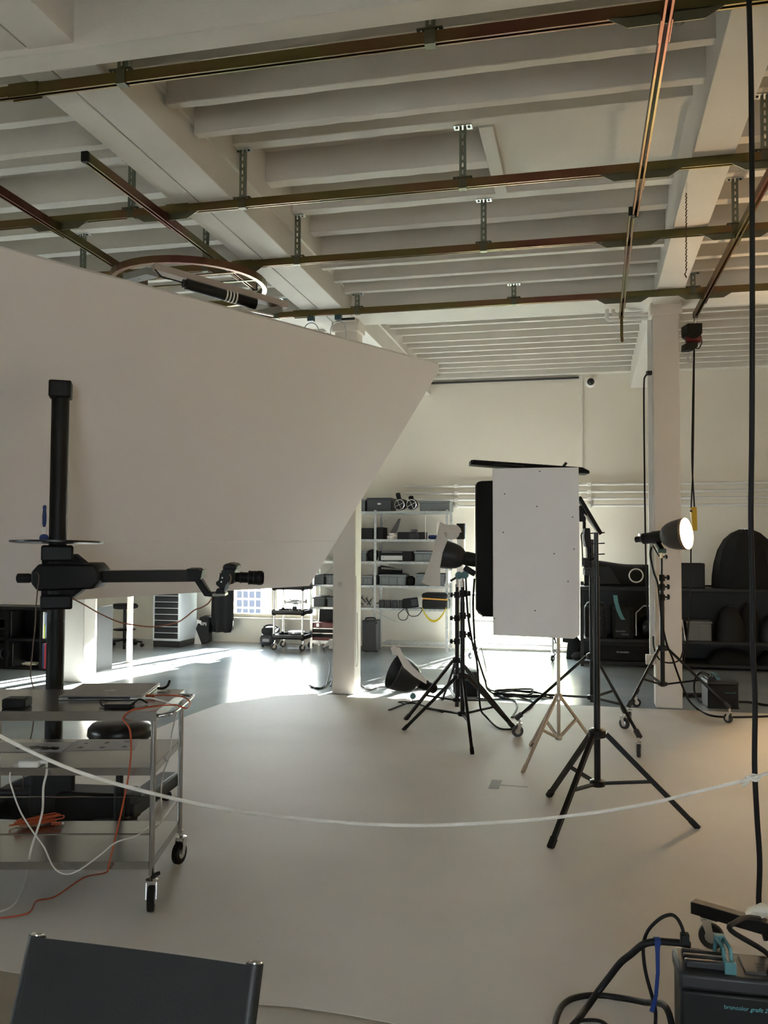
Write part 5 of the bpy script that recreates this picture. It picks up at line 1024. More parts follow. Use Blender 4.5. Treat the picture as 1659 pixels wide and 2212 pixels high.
# third shelf
crate('grey crate on the third shelf beside the middle column', (774, 1190, 792, 1212), 2)
X = aty(804, 1200, YS+0.1).x; tag(MB().lathe([(0.001, 0), (0.07, 0.02), (0.09, 0.10), (0.085, 0.17), (0.03, 0.19), (0.001, 0.192)], (X, YS+0.15, SHZ[2]), (0, 0, 1), 16).build('pouch', FAB), 'black rounded pouch on the third shelf', 'pouch')
t = thing('amplifier', 'black amplifier box with brushed silver front on the third shelf', 'amplifier', (aty(855, 1210, YS).x, YS+0.2, SHZ[2]))
X0, X1, Z0, Z1 = rect(818, 1190, 888, 1212, YS+0.03); MB().mm(X0, X1, YS+0.035, YS+0.36, SHZ[2]+0.008, SHZ[2]+Z1-Z0).build('case', BLKP, t, bevel=0.006)
X0, X1, _, _ = rect(823, 1198, 869, 1208, YS+0.02); MB().mm(X0, X1, YS+0.018, YS+0.035, SHZ[2]+0.02, SHZ[2]+0.095).build('front_panel', ALU, t, bevel=0.003)
MB().mm(X0+0.01, X1, YS+0.02, YS+0.03, SHZ[2]+0.148, SHZ[2]+0.154).build('silver_edge', ALU, t)
MB().lathe([(0.009, 0), (0.009, 0.01)], (X0+0.035, YS+0.018, SHZ[2]+0.07), (0, -1, 0), 10).build('dial', CHROME, t)
for s in (0.03, 0.30): MB().lathe([(0.012, 0), (0.012, 0.012)], (X0+s, YS+0.06, SHZ[2]), (0, 0, 1), 8).build('foot', BLKP, t)
crate('grey crate on the third shelf behind the hanging paper', (894, 1190, 945, 1212), 2, lidm=BLKP)
# fourth shelf
crate('grey crate at the far left of the fourth shelf', (676, 1239, 700, 1259), 3, lidm=BLKP); crate('grey crate second from left on the fourth shelf', (703, 1239, 726, 1259), 3, lidm=BLKP)
crate('small pale crate on the fourth shelf right of the column', (780, 1241, 806, 1261), 3)
crate('wide grey crate under the ring row on the fourth shelf', (818, 1240, 877, 1263), 3, dp=0.26, lidm=BLKP)
crate('grey crate at the right end of the fourth shelf', (896, 1240, 962, 1265), 3, lidm=BLKP)
t = thing('ring_rack', 'black rack with a row of white rings on the fourth shelf', 'rack', (aty(836, 1235, YS).x, YS+0.3, SHZ[3]))
X0, X1, Z0, Z1 = rect(812, 1226, 870, 1241, YS+0.2); MB().prism([(X0, YSB-0.12, SHZ[3]), (X1, YSB-0.12, SHZ[3]), (X1-0.05, YSB-0.12, SHZ[3]+0.25), (X0+0.06, YSB-0.12, SHZ[3]+0.31), (X0, YSB-0.12, SHZ[3]+0.28)], (0, 0.05, 0)).build('backplate', BLKP, t)
for i in range(9): MB().lathe([(0.012, 0), (0.017, 0.004), (0.012, 0.008), (0.008, 0.004), (0.012, 0)], (X0+0.08+i*0.037, YSB-0.125, SHZ[3]+0.265-0.002*i), (0, -1, 0), 10, cap=False).build('ring', WHITE, t)
X = aty(886, 1255, YS+0.1).x; tag(MB().lathe([(0.05, 0), (0.07, 0.03), (0.07, 0.12), (0.03, 0.15)], (X, YS+0.15, SHZ[3]), (0, 0, 1), 14).build('pouch', FAB), 'black pouch between two crates on the fourth shelf', 'pouch')
# fifth shelf
crate('grey crate at the far left of the fifth shelf', (675, 1288, 702, 1308), 4, lidm=BLKP); crate('grey crate second from left on the fifth shelf', (705, 1288, 724, 1308), 4, lidm=BLKP)
t = thing('clamp_pile', 'heap of black and chrome clamps on the fifth shelf', 'clamps', (aty(800, 1308, YS).x, YS+0.15, SHZ[4]))
rr = random.Random(9)
for i in range(6):
    p = V((aty(782+i*6, 1305, YS+0.1).x, YS+0.08+rr.uniform(0, 0.2), SHZ[4]+0.02+rr.uniform(0, 0.06))); q = p+V((rr.uniform(-0.1, 0.14), rr.uniform(-0.05, 0.05), rr.uniform(0.02, 0.12)))
    MB().bar(p, q, 0.022, 0.016).build('clamp_jaw', BLK if i % 2 else DGREYP, t); MB().tube([q, q+V((0.03, 0, 0.03))], 0.006, 6).build('clamp_screw', CHROME, t)
for i in range(4):
    X0, X1, Z0, Z1 = rect(817+i*14, 1295, 830+i*14, 1312, YS+0.03); r_ = (X1-X0)/2
    tag(MB().lathe([(r_*0.95, 0), (r_, 0.01), (r_, Z1-Z0-0.01), (r_*0.9, Z1-Z0)], ((X0+X1)/2, YS+0.03+r_, SHZ[4]), (0, 0, 1), 18).build('canister', DGREYP), ['first', 'second', 'third', 'fourth'][i]+' dark grey canister from the left on the fifth shelf', 'canister', 'dark canisters on the fifth shelf')
t = thing('small_monitor', 'tilted black device with cables on the fifth shelf', 'device', (aty(884, 1310, YS).x, YS+0.2, SHZ[4]))
X0, X1, Z0, Z1 = rect(868, 1291, 901, 1312, YS); MB().obox(((X0+X1)/2, YS+0.10, SHZ[4]+0.085), (0.115, 0.02, 0.014), (-0.01, 0.06, 0), (-0.012, 0, 0.075)).build('body', BLKP, t, bevel=0.008)
MB().obox((X1-0.05, YS+0.03, SHZ[4]+0.095), (0.045, 0.008, 0.005), (0, 0.005, 0), (-0.008, 0, 0.05)).build('screen', DGREYP, t)
cable('cable_loop', [(X0+0.05, YS+0.01, SHZ[4]+0.02), (X0+0.02, YS-0.02, SHZ[4]-0.02), (X0-0.05, YS-0.03, SHZ[4]-0.09), (X0-0.02, YS-0.03, SHZ[4]-0.17), (X0+0.07, YS-0.03, SHZ[4]-0.17), (X0+0.11, YS-0.03, SHZ[4]-0.08), (X0+0.08, YS-0.02, SHZ[4]+0.01)], 0.006, DRUB, 'left black cable loop drooping below the fifth shelf')
cable('cable_loop', [(X0+0.06, YS+0.01, SHZ[4]+0.02), (X0+0.08, YS-0.02, SHZ[4]-0.04), (X0+0.15, YS-0.03, SHZ[4]-0.11), (X0+0.26, YS-0.03, SHZ[4]-0.10), (X0+0.33, YS-0.02, SHZ[4]-0.01), (X0+0.3, YS+0.01, SHZ[4]+0.02)], 0.006, DRUB, 'right black cable loop drooping below the fifth shelf')
t = thing('cooler_bag', 'black bag with orange zip line and yellow strap on the fifth shelf', 'bag', (aty(935, 1315, YS).x, YS+0.15, SHZ[4]))
X0, X1, Z0, Z1 = rect(910, 1282, 968, 1316, YS-0.02); hh = Z1-Z0
MB().mm(X0+0.01, X1-0.01, YS-0.03, YS+0.3, SHZ[4], SHZ[4]+hh*0.62).build('body', FAB, t, bevel=0.03, seg=3)
MB().mm(X0, X1, YS-0.04, YS+0.31, SHZ[4]+hh*0.64, SHZ[4]+hh).build('lid', FAB, t, bevel=0.045, seg=3)
MB().bar((X0+0.02, YS-0.036, SHZ[4]+hh*0.66), (X1-0.005, YS-0.036, SHZ[4]+hh*0.60), 0.012, 0.022).build('zip', mat('zip_orange', (0.62, 0.30, 0.06), 0.6), t)
rows = []
for i in range(12):
    k = i/11; c = V((X0+0.02+(X1-X0-0.05)*k, YS-0.05-0.02*math.sin(k*3.1), SHZ[4]+0.02-0.20*math.sin(k*math.pi)**0.8)); rows.append([c+V((0, 0.0, 0.018)), c-V((0, 0.01, 0.018))])
MB().sheet(rows, 0.004).build('strap', mat('strap_yellow', (0.60, 0.45, 0.02), 0.6), t)
# toolbox on the bottom shelf
t = thing('tool_chest', 'dark red tool chest with its black lid raised on the bottom shelf', 'tool chest', (aty(700, 1380, YS).x, YS+0.2, zl_))
X0, X1, Z0, Z1 = rect(672, 1346, 726, 1383, YS+0.02); hh = Z1-Z0
MB().mm(X0, X1, YS+0.03, YS+0.32, zl_, zl_+hh).build('body', RED, t, bevel=0.004)
for k in range(2):
    d = MB().mm(X0+0.03, X1-0.03, YS+0.02, YS+0.04, zl_+hh*(0.18+0.27*k), zl_+hh*(0.42+0.27*k)).build('drawer', BLKP, t, bevel=0.003); MB().mm(X0+0.03, X1-0.03, YS+0.012, YS+0.022, zl_+hh*(0.38+0.27*k), zl_+hh*(0.43+0.27*k)).build('drawer_pull', ALU, d)
MB().mm(X0+0.09, X0+0.13, YS+0.018, YS+0.03, zl_+hh*0.78, zl_+hh*0.95).build('latch', CHROME, t)
MB().obox(((X0+X1)/2+0.03, YS+0.31, zl_+hh+0.10), ((X1-X0)/2-0.02, 0, 0), (0, 0.02, 0.01), (0, 0.012, 0.11)).build('raised_lid', BLKP, t, bevel=0.004)
# grey case on floor
t = thing('equipment_case', 'dark grey hard case standing on the floor in front of the shelving', 'case', (aty(797, 1408, 13.15).x, 13.3, 0))
c0, c1 = fl(778, 1411), fl(809, 1411); hz = aty(795, 1340, 13.18).z
MB().mm(c0.x, c1.x+0.02, 13.17, 13.46, 0.02, hz).build('shell', DGREYP, t, bevel=0.015)
for x in (0.06, 0.2): MB().mm(c0.x+x, c0.x+x+0.05, 13.16, 13.175, hz*0.9, hz*0.96).build('latch', CHAR, t)
MB().tube(smoothline([(c0.x+0.03, 13.3, hz), (c0.x+0.04, 13.3, hz+0.025), (c1.x-0.05, 13.3, hz+0.03), (c1.x-0.03, 13.3, hz)], 4), 0.011, 8).build('handle', BLKP, t)
for x in (0.04, 0.2): MB().lathe([(0.02, 0), (0.02, 0.02)], (c0.x+x, 13.3, 0), (0, 0, 1), 8).build('foot', DRUB, t)
# ---- plastic trolley with drone
t = thing('utility_trolley', 'black tray trolley with silver posts in front of the left window', 'trolley', (-4.55, 13.0, 0))
A0 = fl(590, 1404); YA = A0.y; xa, xb, ya2 = A0.x+0.01, aty(653, 1380, YA).x, YA+0.42
zt3 = [aty(620, y, YA).z for y in (1376, 1323, 1269)]
for z in zt3:
    b = MB().mm(xa-0.03, xb+0.03, YA-0.03, ya2+0.03, z-0.03, z-0.015); 
    for a, c, d, e in ((xa-0.03, xb+0.03, YA-0.03, YA-0.018), (xa-0.03, xb+0.03, ya2+0.018, ya2+0.03), (xa-0.03, xa-0.018, YA-0.03, ya2+0.03), (xb+0.018, xb+0.03, YA-0.03, ya2+0.03)): b.mm(a, c, d, e, z-0.035, z+0.03)
    b.build('tray', BLKP, t, smooth=False)
for x in (xa, xb):
    for y in (YA, ya2):
        MB().tube([(x, y, 0.16), (x, y, zt3[2])], 0.018, 12).build('post', ALU, t)
        for z in zt3: MB().tube([(x, y, z-0.05), (x, y, z+0.045)], 0.026, 12).build('post_joint', BLKP, t)
        caster(t, (x, y, 0), 0.05, 0.7, CHROME, RUB)
WD = mat('drone_white', (0.72, 0.72, 0.70), 0.4)
P = V((aty(636, 1315, YA+0.15).x, YA+0.2, zt3[1]-0.013)); td = thing('drone', 'white quadcopter drone on the middle tray of the trolley', 'drone', P)
MB().lathe([(0.02, 0), (0.09, 0.03), (0.10, 0.05), (0.07, 0.075), (0.01, 0.085)], P+V((0, 0, 0.125)), (0, 0, 1), 20).build('body', WD, td)
for i in range(4):
    a = math.pi/4+i*math.pi/2; d = V((math.cos(a), math.sin(a), 0)); e = P+d*0.19+V((0, 0, 0.165))
    am = MB().bar(P+d*0.06+V((0, 0, 0.17)), e, 0.045, 0.03).build('arm', WD, td, bevel=0.01)
    MB().lathe([(0.02, -0.03), (0.022, 0.02), (0.012, 0.04)], e, (0, 0, 1), 12).build('motor', ALU, am)
for s in (-1, 1):
    b = MB(); b.tube([P+V((s*0.05, -0.06, 0.14)), P+V((s*0.085, -0.07, 0.006)), P+V((s*0.085, 0.07, 0.006)), P+V((s*0.05, 0.06, 0.14))], 0.008, 8); b.build('landing_leg', WD, td)
MB().box(P+V((0, -0.03, 0.075)), (0.06, 0.05, 0.05)).build('gimbal_camera', CHAR, td, bevel=0.01)
MB().lathe([(0.018, 0), (0.018, 0.015)], P+V((0, -0.055, 0.075)), (0, -1, 0), 14).build('camera_lens', BLKP, td)
P = V((aty(632, 1370, YA+0.1).x+0.03, YA+0.2, zt3[0]-0.013)); t = thing('round_tin', 'flat round dark tin on the lowest trolley tray', 'tin', P)
MB().lathe([(0.125, 0), (0.13, 0.008), (0.13, 0.062)], P, (0, 0, 1), 28).build('base', DGREYP, t); MB().lathe([(0.133, 0.06), (0.133, 0.085), (0.12, 0.09)], P, (0, 0, 1), 28).build('lid', mat('grey_lid', (0.4, 0.41, 0.42), 0.3, 0.6), t)
# roller bag under trolley left
c = fl(580, 1399); t = thing('camera_bag', 'black rounded camera bag on the floor left of the trolley', 'bag', (c.x, c.y+0.2, 0))
X0, X1 = fl(556, 1399).x, fl(607, 1399).x-0.02; zb = aty(578, 1356, c.y).z
MB().mm(X0, X1-0.1, c.y+0.0, c.y+0.42, 0.02, zb*0.66).build('lower_shell', mat('bag_grey', (0.03, 0.032, 0.035), 0.3), t, bevel=0.07, seg=3)
MB().mm(X0+0.02, X1-0.11, c.y+0.03, c.y+0.4, zb*0.62, zb).build('top_pocket', FAB, t, bevel=0.05, seg=3)
MB().tube(smoothline([(X0+0.05, c.y+0.1, zb), (X0+0.12, c.y+0.1, zb+0.03), (X0+0.22, c.y+0.15, zb+0.02), (X0+0.26, c.y+0.2, zb-0.01)]), 0.014, 7).build('handle', FAB, t)
for s in (0.06, 0.25): MB().lathe([(0.03, -0.012), (0.03, 0.012)], (X0+s, c.y+0.04, 0.03), (1, 0, 0), 12).build('wheel', DRUB, t)
# black curtain beside the window
t = thing('curtain', 'black curtain hanging at the left side of the left window', 'curtain', (-6.15, 13.8, 0.3))
xa_, xb_ = aty(456, 1330, 13.75).x, aty(505, 1330, 13.75).x; zb = aty(478, 1366, 13.75).z
rows = []
for i in range(8):
    k = i/7; zz_ = zb+(2.62-zb)*(k**1.2)
    rows.append([V((xa_+(xb_-xa_)*s-(0.03*(1-k) if s > 0.95 and i < 1 else 0), 13.75+0.05*math.sin(s*16+k), zz_+(0.05 if (s > 0.85 and i == 0) else 0))) for s in [j/18 for j in range(19)]])
MB().sheet(rows, 0.012).build('cloth', FAB, t)
MB().tube([(-6.5, 13.75, 2.66), (-4.2, 13.75, 2.66)], 0.014, 10).build('curtain_rod', ALU, t)
for x in (-6.45, -4.3): MB().bar((x, 13.75, 2.66), (x, YB, 2.66), 0.02, 0.02).build('rod_bracket', ALU, t)
# ---- drawer cabinet
c0, c1 = fl(325, 1398), fl(392, 1398); t = thing('drawer_cabinet', 'tall grey cabinet with dark shallow drawers by the back wall', 'cabinet', ((c0.x+c1.x)/2, 13.3, 0))
HC = 1.35; PALE = mat('pale_blue_grey', (0.55, 0.58, 0.60), 0.5); y0 = (c0.y+c1.y)/2
CBN = MB().mm(c0.x, c1.x, y0, y0+0.62, 0.10, HC); CBN.build('body', PALE, t, bevel=0.005)
MB().mm(c0.x+0.01, c1.x-0.01, y0+0.01, y0+0.6, 0, 0.10).build('plinth', CHAR, t)
nD = 12; dz_ = (HC-0.16)/nD
for i in range(nD):
    d = MB().mm(c0.x+0.035, c1.x-0.035, y0-0.012, y0+0.02, 0.13+dz_*i+0.008, 0.13+dz_*(i+1)-0.006).build('drawer', CHAR, t, bevel=0.003); MB().mm(c0.x+0.06, c1.x-0.06, y0-0.02, y0-0.008, 0.13+dz_*(i+1)-0.02, 0.13+dz_*(i+1)-0.010).build('drawer_pull', BLKP, d)
# backpack with white print, board behind
P = fl(432, 1391)+V((0.05, 0, 0)); t = thing('backpack', 'black bag with white lettering leaning by the cabinet', 'bag', (P.x, P.y+0.1, 0))
MB().prism([(P.x-0.13, P.y-0.02, 0.25), (P.x+0.02, P.y-0.10, 0.0), (P.x+0.13, P.y-0.08, 0.05), (P.x+0.09, P.y+0.0, 0.22), (P.x+0.07, P.y+0.10, 0.45), (P.x-0.02, P.y+0.12, 0.47), (P.x-0.11, P.y+0.10, 0.44)], (0.02, 0.14, 0)).build('body', mat('black_nylon', (0.004, 0.004, 0.0045), 0.3), t, bevel=0.02)
text('SPS', 0.07, (P.x-0.05, P.y+0.03, 0.31), (1, 0.0, -0.05), (0, 0.3, 1), WHITE, t)
tag(MB().prism([(P.x-0.16, P.y-0.03, 0), (P.x+0.0, P.y-0.06, 0), (P.x-0.06, P.y+0.05, 0.38), (P.x-0.15, P.y+0.06, 0.40)], (0, 0.02, 0)).build('white_sheet', WHITE, smooth=False), 'white sheet standing behind the black bag by the cabinet', 'board')
# ---- left: grey board, white posts, office stool, black shelf with books
t = MB(); a = fl(204, 1450); b_ = a+V((0.078, 0.27, 0)); t.prism([a, b_, V((b_.x, b_.y, 0.84)), V((a.x, a.y, 0.82))], (0.02, -0.006, 0))
tag(t.build('grey_board', mat('silver_grey_board', (0.085, 0.09, 0.095), 0.4), smooth=False), 'grey metallic board standing upright behind the left sunlit column', 'board')
t = MB(); P = fl(195, 1456); t.mm(P.x-0.045, P.x+0.045, P.y, P.y+0.06, 0, 1.3); tag(t.build('white_post', COLP, bevel=0.006), 'white flat post beside the grey board', 'post')
t = MB(); P = fl(277, 1432); t.mm(P.x-0.035, P.x+0.035, P.y, P.y+0.05, 0, 4.16); tag(t.build('white_post', COLP, bevel=0.006), 'slim white post standing right of the grey board', 'post')
P = fl(283, 1398); P = V((P.x-0.12, P.y, 0)); t = thing('office_stool', 'black office chair on casters left of the drawer cabinet', 'chair', P)
zs = zpx(270, 1315, dep(P+V((0, 0, 0.6))))
MB().lathe([(0.15, 0), (0.2, 0.015), (0.21, 0.05), (0.18, 0.08), (0.001, 0.085)], P+V((0, 0, zs)), (0, 0, 1), 24).build('seat', FAB, t)
MB().tube([P+V((0, 0, 0.1)), P+V((0, 0, zs+0.02))], 0.025, 10).build('gas_lift', BLKP, t)
MB().lathe([(0.17, 0), (0.185, 0.012), (0.17, 0.024)], P+V((0, 0, 0.27)), (0, 0, 1), 24).build('foot_ring', BLK, t)
for i in range(5):
    a = 0.2+i*2*math.pi/5; d = V((math.cos(a), math.sin(a), 0)); lg = MB().bar(P+V((0, 0, 0.12)), P+d*0.29+V((0, 0, 0.08)), 0.04, 0.03).build('leg', BLKP, t)
    MB().lathe([(0.03, -0.022), (0.032, 0.0), (0.03, 0.022)], P+d*0.29+V((0, 0, 0.032)), (-d.y, d.x, 0), 12).build('caster_wheel', DRUB, lg)
YK = 10.15; x1 = fl(97, 1449).x; ztp = aty(50, 1311, YK).z
t = thing('black_shelf', 'low black shelf with books and cables at the left frame edge', 'shelf', (-8.2, YK+0.2, 0))
xd = aty(89, 1380, YK).x; xl = x1-2.2; zmid = aty(60, 1382, YK).z; zbo = aty(60, 1444, YK).z
for a, b_, c, d in ((xl, x1+0.02, ztp-0.04, ztp), (xl, x1+0.02, zmid-0.02, zmid+0.015), (xl, x1+0.02, zbo-0.05, zbo)): MB().mm(a, b_, YK, YK+0.4, c, d).build('board', BLKP, t, bevel=0.003, smooth=False)
for x in (xl, xd-0.55, xd-0.03, x1): MB().mm(x, x+0.025, YK+0.003, YK+0.398, 0, ztp-0.04).build('divider', BLKP, t, smooth=False)
MB().mm(xl, x1+0.02, YK+0.398, YK+0.41, 0.05, ztp).build('back_panel', BLKP, t, smooth=False)
cols = [((0.7, 0.72, 0.7), 'white'), ((0.50, 0.55, 0.03), 'lime'), ((0.25, 0.36, 0.55), 'blue grey'), ((0.6, 0.62, 0.66), 'pale grey')]
for i, (c, nmn) in enumerate(cols):
    w_ = (x1-xd)/4.2; X0 = xd+0.005+i*w_; z0 = zmid+0.015
    b = thing('book', nmn+' book upright on the upper level of the black shelf', 'book', (X0+w_/2, YK+0.1, z0), 'books on the black shelf')
    MB().mm(X0, X0+w_*0.94, YK+0.02, YK+0.24, z0, z0+(zmid-zbo)*(0.94, 0.5, 0.9, 0.95)[i]).build('cover', mat('book_'+nmn.replace(' ', '_'), c, 0.5), b, bevel=0.002); MB().mm(X0+w_*0.1, X0+w_*0.84, YK+0.03, YK+0.235, z0+0.003, z0+(zmid-zbo)*(0.945, 0.505, 0.905, 0.955)[i]).build('pages', PAPER, b)
for i, (c, nmn) in enumerate((((0.03, 0.04, 0.09), 'navy'), ((0.5, 0.05, 0.07), 'red'))):
    w_ = (x1-xd)/2.3; X0 = xd+0.005+i*w_*1.02; z0 = zbo
    b = thing('book', nmn+' book upright on the lower level of the black shelf', 'book', (X0+w_/2, YK+0.1, z0), 'books on the black shelf')
    MB().mm(X0, X0+w_*0.9, YK+0.02, YK+0.26, z0, z0+(zmid-zbo)*0.88).build('cover', mat('book_'+nmn, c, 0.5), b, bevel=0.002); MB().mm(X0+w_*0.1, X0+w_*0.8, YK+0.03, YK+0.255, z0+0.003, z0+(zmid-zbo)*0.885).build('pages', PAPER, b)
coil('coiled_cable', 'loops of white and yellow cable inside the black shelf', aty(65, 1438, YK+0.12), 0.09, 4, 0.008, mat('cream_cable', (0.55, 0.50, 0.35), 0.5), 0.6, 0.03, 21)
P = aty(14, 1346, YK+0.15); t = thing('loudspeaker', 'black loudspeaker in the black shelf at the left edge', 'speaker', V((P.x, YK+0.2, zmid+0.015)))
MB().mm(P.x-0.12, P.x+0.14, YK+0.06, YK+0.33, zmid+0.015, ztp-0.06).build('cabinet', BLKP, t, bevel=0.01)
MB().lathe([(0.07, 0), (0.075, 0.01), (0.06, 0.0), (0.02, -0.02)], (P.x, YK+0.06, P.z), (0, -1, 0), 24).build('woofer', DGREYP, t)
P = aty(20, 1415, YK+0.15); t = thing('subwoofer', 'black speaker box on the lower level of the black shelf', 'speaker', V((P.x, YK+0.2, zbo)))
MB().mm(P.x-0.14, P.x+0.12, YK+0.06, YK+0.33, zbo, zbo+(zmid-zbo)*0.85).build('cabinet', BLKP, t, bevel=0.01)
MB().lathe([(0.07, 0), (0.075, 0.01), (0.06, 0.0), (0.02, -0.02)], (P.x, YK+0.06, zbo+0.17), (0, -1, 0), 24).build('woofer', DGREYP, t)
# ================================================================== BACKGROUND RIGHT
# ---- white rolling table behind the boards
ta = thing('white_table', 'white tube frame rolling table in front of the right window', 'table', (-1.05, 13.1, 0))
L0, L1, L2 = fl(1015, 1424), fl(1194, 1428), fl(1035, 1411)
xa, xb, ya, yb = L0.x, L1.x, (L0.y+L1.y)/2, L2.y+0.05
for x in (xa, xb):
    for y in (ya, yb):
        MB().tube([(x, y, 0.13), (x, y, 0.92)], 0.02, 10).build('leg', WHITE, ta); caster(ta, (x, y, 0), 0.045, 1.1, CHROME, RUB)
for z in (0.22, 0.55): 
    for p, q in (((xa, ya, z), (xb, ya, z)), ((xa, yb, z), (xb, yb, z)), ((xa, ya, z), (xa, yb, z)), ((xb, ya, z), (xb, yb, z))): MB().tube([p, q], 0.014, 8).build('cross_rail', WHITE, ta)
MB().mm(xa-0.03, xb+0.03, ya-0.03, yb+0.03, 0.92, 0.945).build('table_top', WHITE, ta, bevel=0.004)
MB().bar((xa+0.03, ya-0.02, 0.26), (xa-0.04, ya-0.02, 0.34), 0.016, 0.02).build('clamp_lever', BLKP, ta)
MB().bar((xb+0.02, ya-0.02, 0.36), (xb+0.05, ya-0.02, 0.26), 0.016, 0.02).build('clamp_lever', BLKP, ta)
P = aty(996, 1200, 13.2); t = thing('background_tube', 'black topped tube standing behind the lamp by the right window', 'tube', V((P.x, 13.2, 0)))
z0, z1 = aty(996, 1165, 13.2).z, aty(996, 1131, 13.2).z
MB().lathe([(0.06, 0), (0.06, z0)], V((P.x, 13.2, 0)), (0, 0, 1), 16).build('tube', ALU, t); MB().lathe([(0.07, z0), (0.07, z1)], V((P.x, 13.2, 0)), (0, 0, 1), 16).build('black_sleeve', BLKP, t)
# dark folded softbox leaning left of the right shelf
P = fl(1222, 1424); t = thing('folded_softbox', 'black folded softbox leaning at the left end of the right shelf', 'softbox', (P.x+0.12, P.y+0.1, 0))
MB().prism([(P.x, P.y, 0), (P.x+0.10, P.y, 0.0), (P.x+0.22, P.y, 0.20), (P.x+0.10, P.y, 0.34), (P.x+0.03, P.y, 0.32)], (0.05, 0.10, 0)).build('panel', FAB, t, bevel=0.01)
MB().prism([(P.x-0.05, P.y+0.05, 0.24), (P.x+0.14, P.y+0.05, 0.22), (P.x+0.14, P.y+0.05, 0.36), (P.x-0.05, P.y+0.05, 0.34)], (0.03, 0.12, 0)).build('flap', FAB, t, bevel=0.01)
MB().lathe([(0.001, 0), (0.10, 0.01), (0.13, 0.05), (0.09, 0.10), (0.001, 0.12)], (P.x+0.2, P.y-0.02, 0), (0, 0, 1), 14).build('bundle', FAB, t)
# ---- long black shelf unit
YR, YRB = 12.45, 13.2
xs0 = aty(1254, 1400, YR).x; xs1 = XR-0.3
t = thing('black_rack', 'long black equipment rack along the right side of the back wall', 'shelf', (1.8, 12.8, 0))
DK2 = mat('rack_black', (0.007, 0.007, 0.0075), 0.55, var=0.2)
zA, zB, zC = aty(1560, 1272, YR).z, aty(1560, 1387, YR).z, aty(1560, 1440, YR).z
for z in (zA, zB, zC+0.02): MB().mm(xs0, xs1, YR, YRB, z-0.04, z).build('shelf_board', DK2, t, bevel=0.003, smooth=False)
for x in (xs0, aty(1425, 1400, YR).x, aty(1480, 1400, YR).x+1.4, xs1-0.05):
    for y in (YR+0.002, YRB-0.05): MB().mm(x, x+0.045, y, y+0.045, 0, zA+(0.05 if y > YR+0.1 else 0)).build('upright', DK2, t, smooth=False)
MB().mm(xs0, xs1, YRB-0.01, YRB, 0.05, zA+0.02).build('back_panel', DK2, t, smooth=False)
# top: long black roll bag with white ring
X0, X1, Z0, Z1 = rect(1262, 1212, 1430, 1272, YR+0.02); h = Z1-zA
t = thing('roll_bag', 'long sagging black roll bag with a white tape ring on the rack top', 'bag', ((X0+X1)/2, YR+0.25, zA))
vs = []; b = MB(); rows = []
prof = []
n = 16
for i in range(12):
    k = i/11; xx = X0+(X1-X0)*k; hh = h*(1.02-0.22*k+0.03*math.sin(k*9)); r = []
    for j in range(n): a = 2*math.pi*j/n; r.append(V((xx, YR+0.26+0.24*math.cos(a)*(1+0.05*math.sin(3*a+k*4)), zA+hh/2+0.5*hh*math.sin(a)*(1 if abs(math.sin(a)) < 0.9 else 0.98))))
    rows.append(r)
vs = [p for r in rows for p in r]; fs = [(i*n+j, i*n+(j+1) % n, (i+1)*n+(j+1) % n, (i+1)*n+j) for i in range(11) for j in range(n)]+[tuple(range(n-1, -1, -1)), tuple(11*n+j for j in range(n))]
b.add(vs, fs).build('bag_body', FAB, t)
P = aty(1374, 1242, YR+0.02); MB().lathe([(0.082, 0), (0.09, 0.008), (0.10, 0.0), (0.09, -0.006), (0.082, 0)], V((P.x, YR+0.012, zA+h*0.45)), (0, -1, 0), 28, cap=False).build('white_ring', WHITE, t)
X2 = aty(1308, 1240, YR).x; MB().prism([(X0+0.1, YR+0.01, zA+h*0.1), (X2+0.2, YR+0.01, zA+h*0.12), (X2+0.05, YR+0.01, zA+h*0.8), (X0+0.12, YR+0.01, zA+h*0.75)], (0, 0.03, 0)).build('grey_patch', FABG, t, bevel=0.01)
# two soft bags with teal straps
def strapbag(label, px, strap):
    X0, X1, Z0, Z1 = rect(*px, YR+0.03); h = Z1-Z0; t = thing('gear_bag', label, 'bag', ((X0+X1)/2, YR+0.25, zB), 'gear bags with teal straps')
    MB().mm(X0, X1, YR+0.04, YR+0.5, zB, zB+h).build('body', FABG, t, bevel=0.05, seg=3)
    MB().mm(X0+0.02, X1-0.02, YR+0.06, YR+0.48, zB+h*0.85, zB+h*1.08).build('top_flap', FAB, t, bevel=0.05, seg=3)
    s = [V((aty(x, y, YR).x, YR+0.03-0.02*i, zB+(aty(x, y, YR).z-zB))) for i, (x, y) in enumerate(strap)]
    rows = [[p-V((0.028, 0, 0)), p+V((0.028, 0, 0))] for p in s]; MB().sheet(rows, 0.006).build('teal_strap', mat('teal_strap', (0.09, 0.24, 0.26), 0.6), t)
    for x in (X0+0.02, X1-0.06): MB().mm(x, x+0.03, YR+0.034, YR+0.05, zB+0.01, zB+h*0.9).build('webbing', FAB, t)
    return t, X0, X1, h
t, X0, X1, h = strapbag('left gear bag with a teal strap on the black rack', (1262, 1302, 1312, 1372), [(1282, 1312), (1287, 1325), (1293, 1336)])
t, X0, X1, h = strapbag('right gear bag with a long teal strap on the black rack', (1322, 1302, 1370, 1372), [(1329, 1286), (1331, 1300), (1336, 1318), (1342, 1332), (1346, 1338)])
text('broncolor', 0.032, (X0+0.05, YR+0.036, zB+h*0.22), (1, 0, 0), (0, 0, 1), mat('dim_print', (0.30, 0.33, 0.35), 0.6), t)
text('flashman', 0.026, (X0+0.13, YR+0.036, zB+h*0.13), (1, 0, 0), (0, 0, 1), MATS['dim_print'], t)
P = aty(1402, 1345, YR+0.2); t = thing('dark_globe', 'dark glass globe with a wire handle beside the right column', 'globe', V((P.x, YR+0.22, zB)))
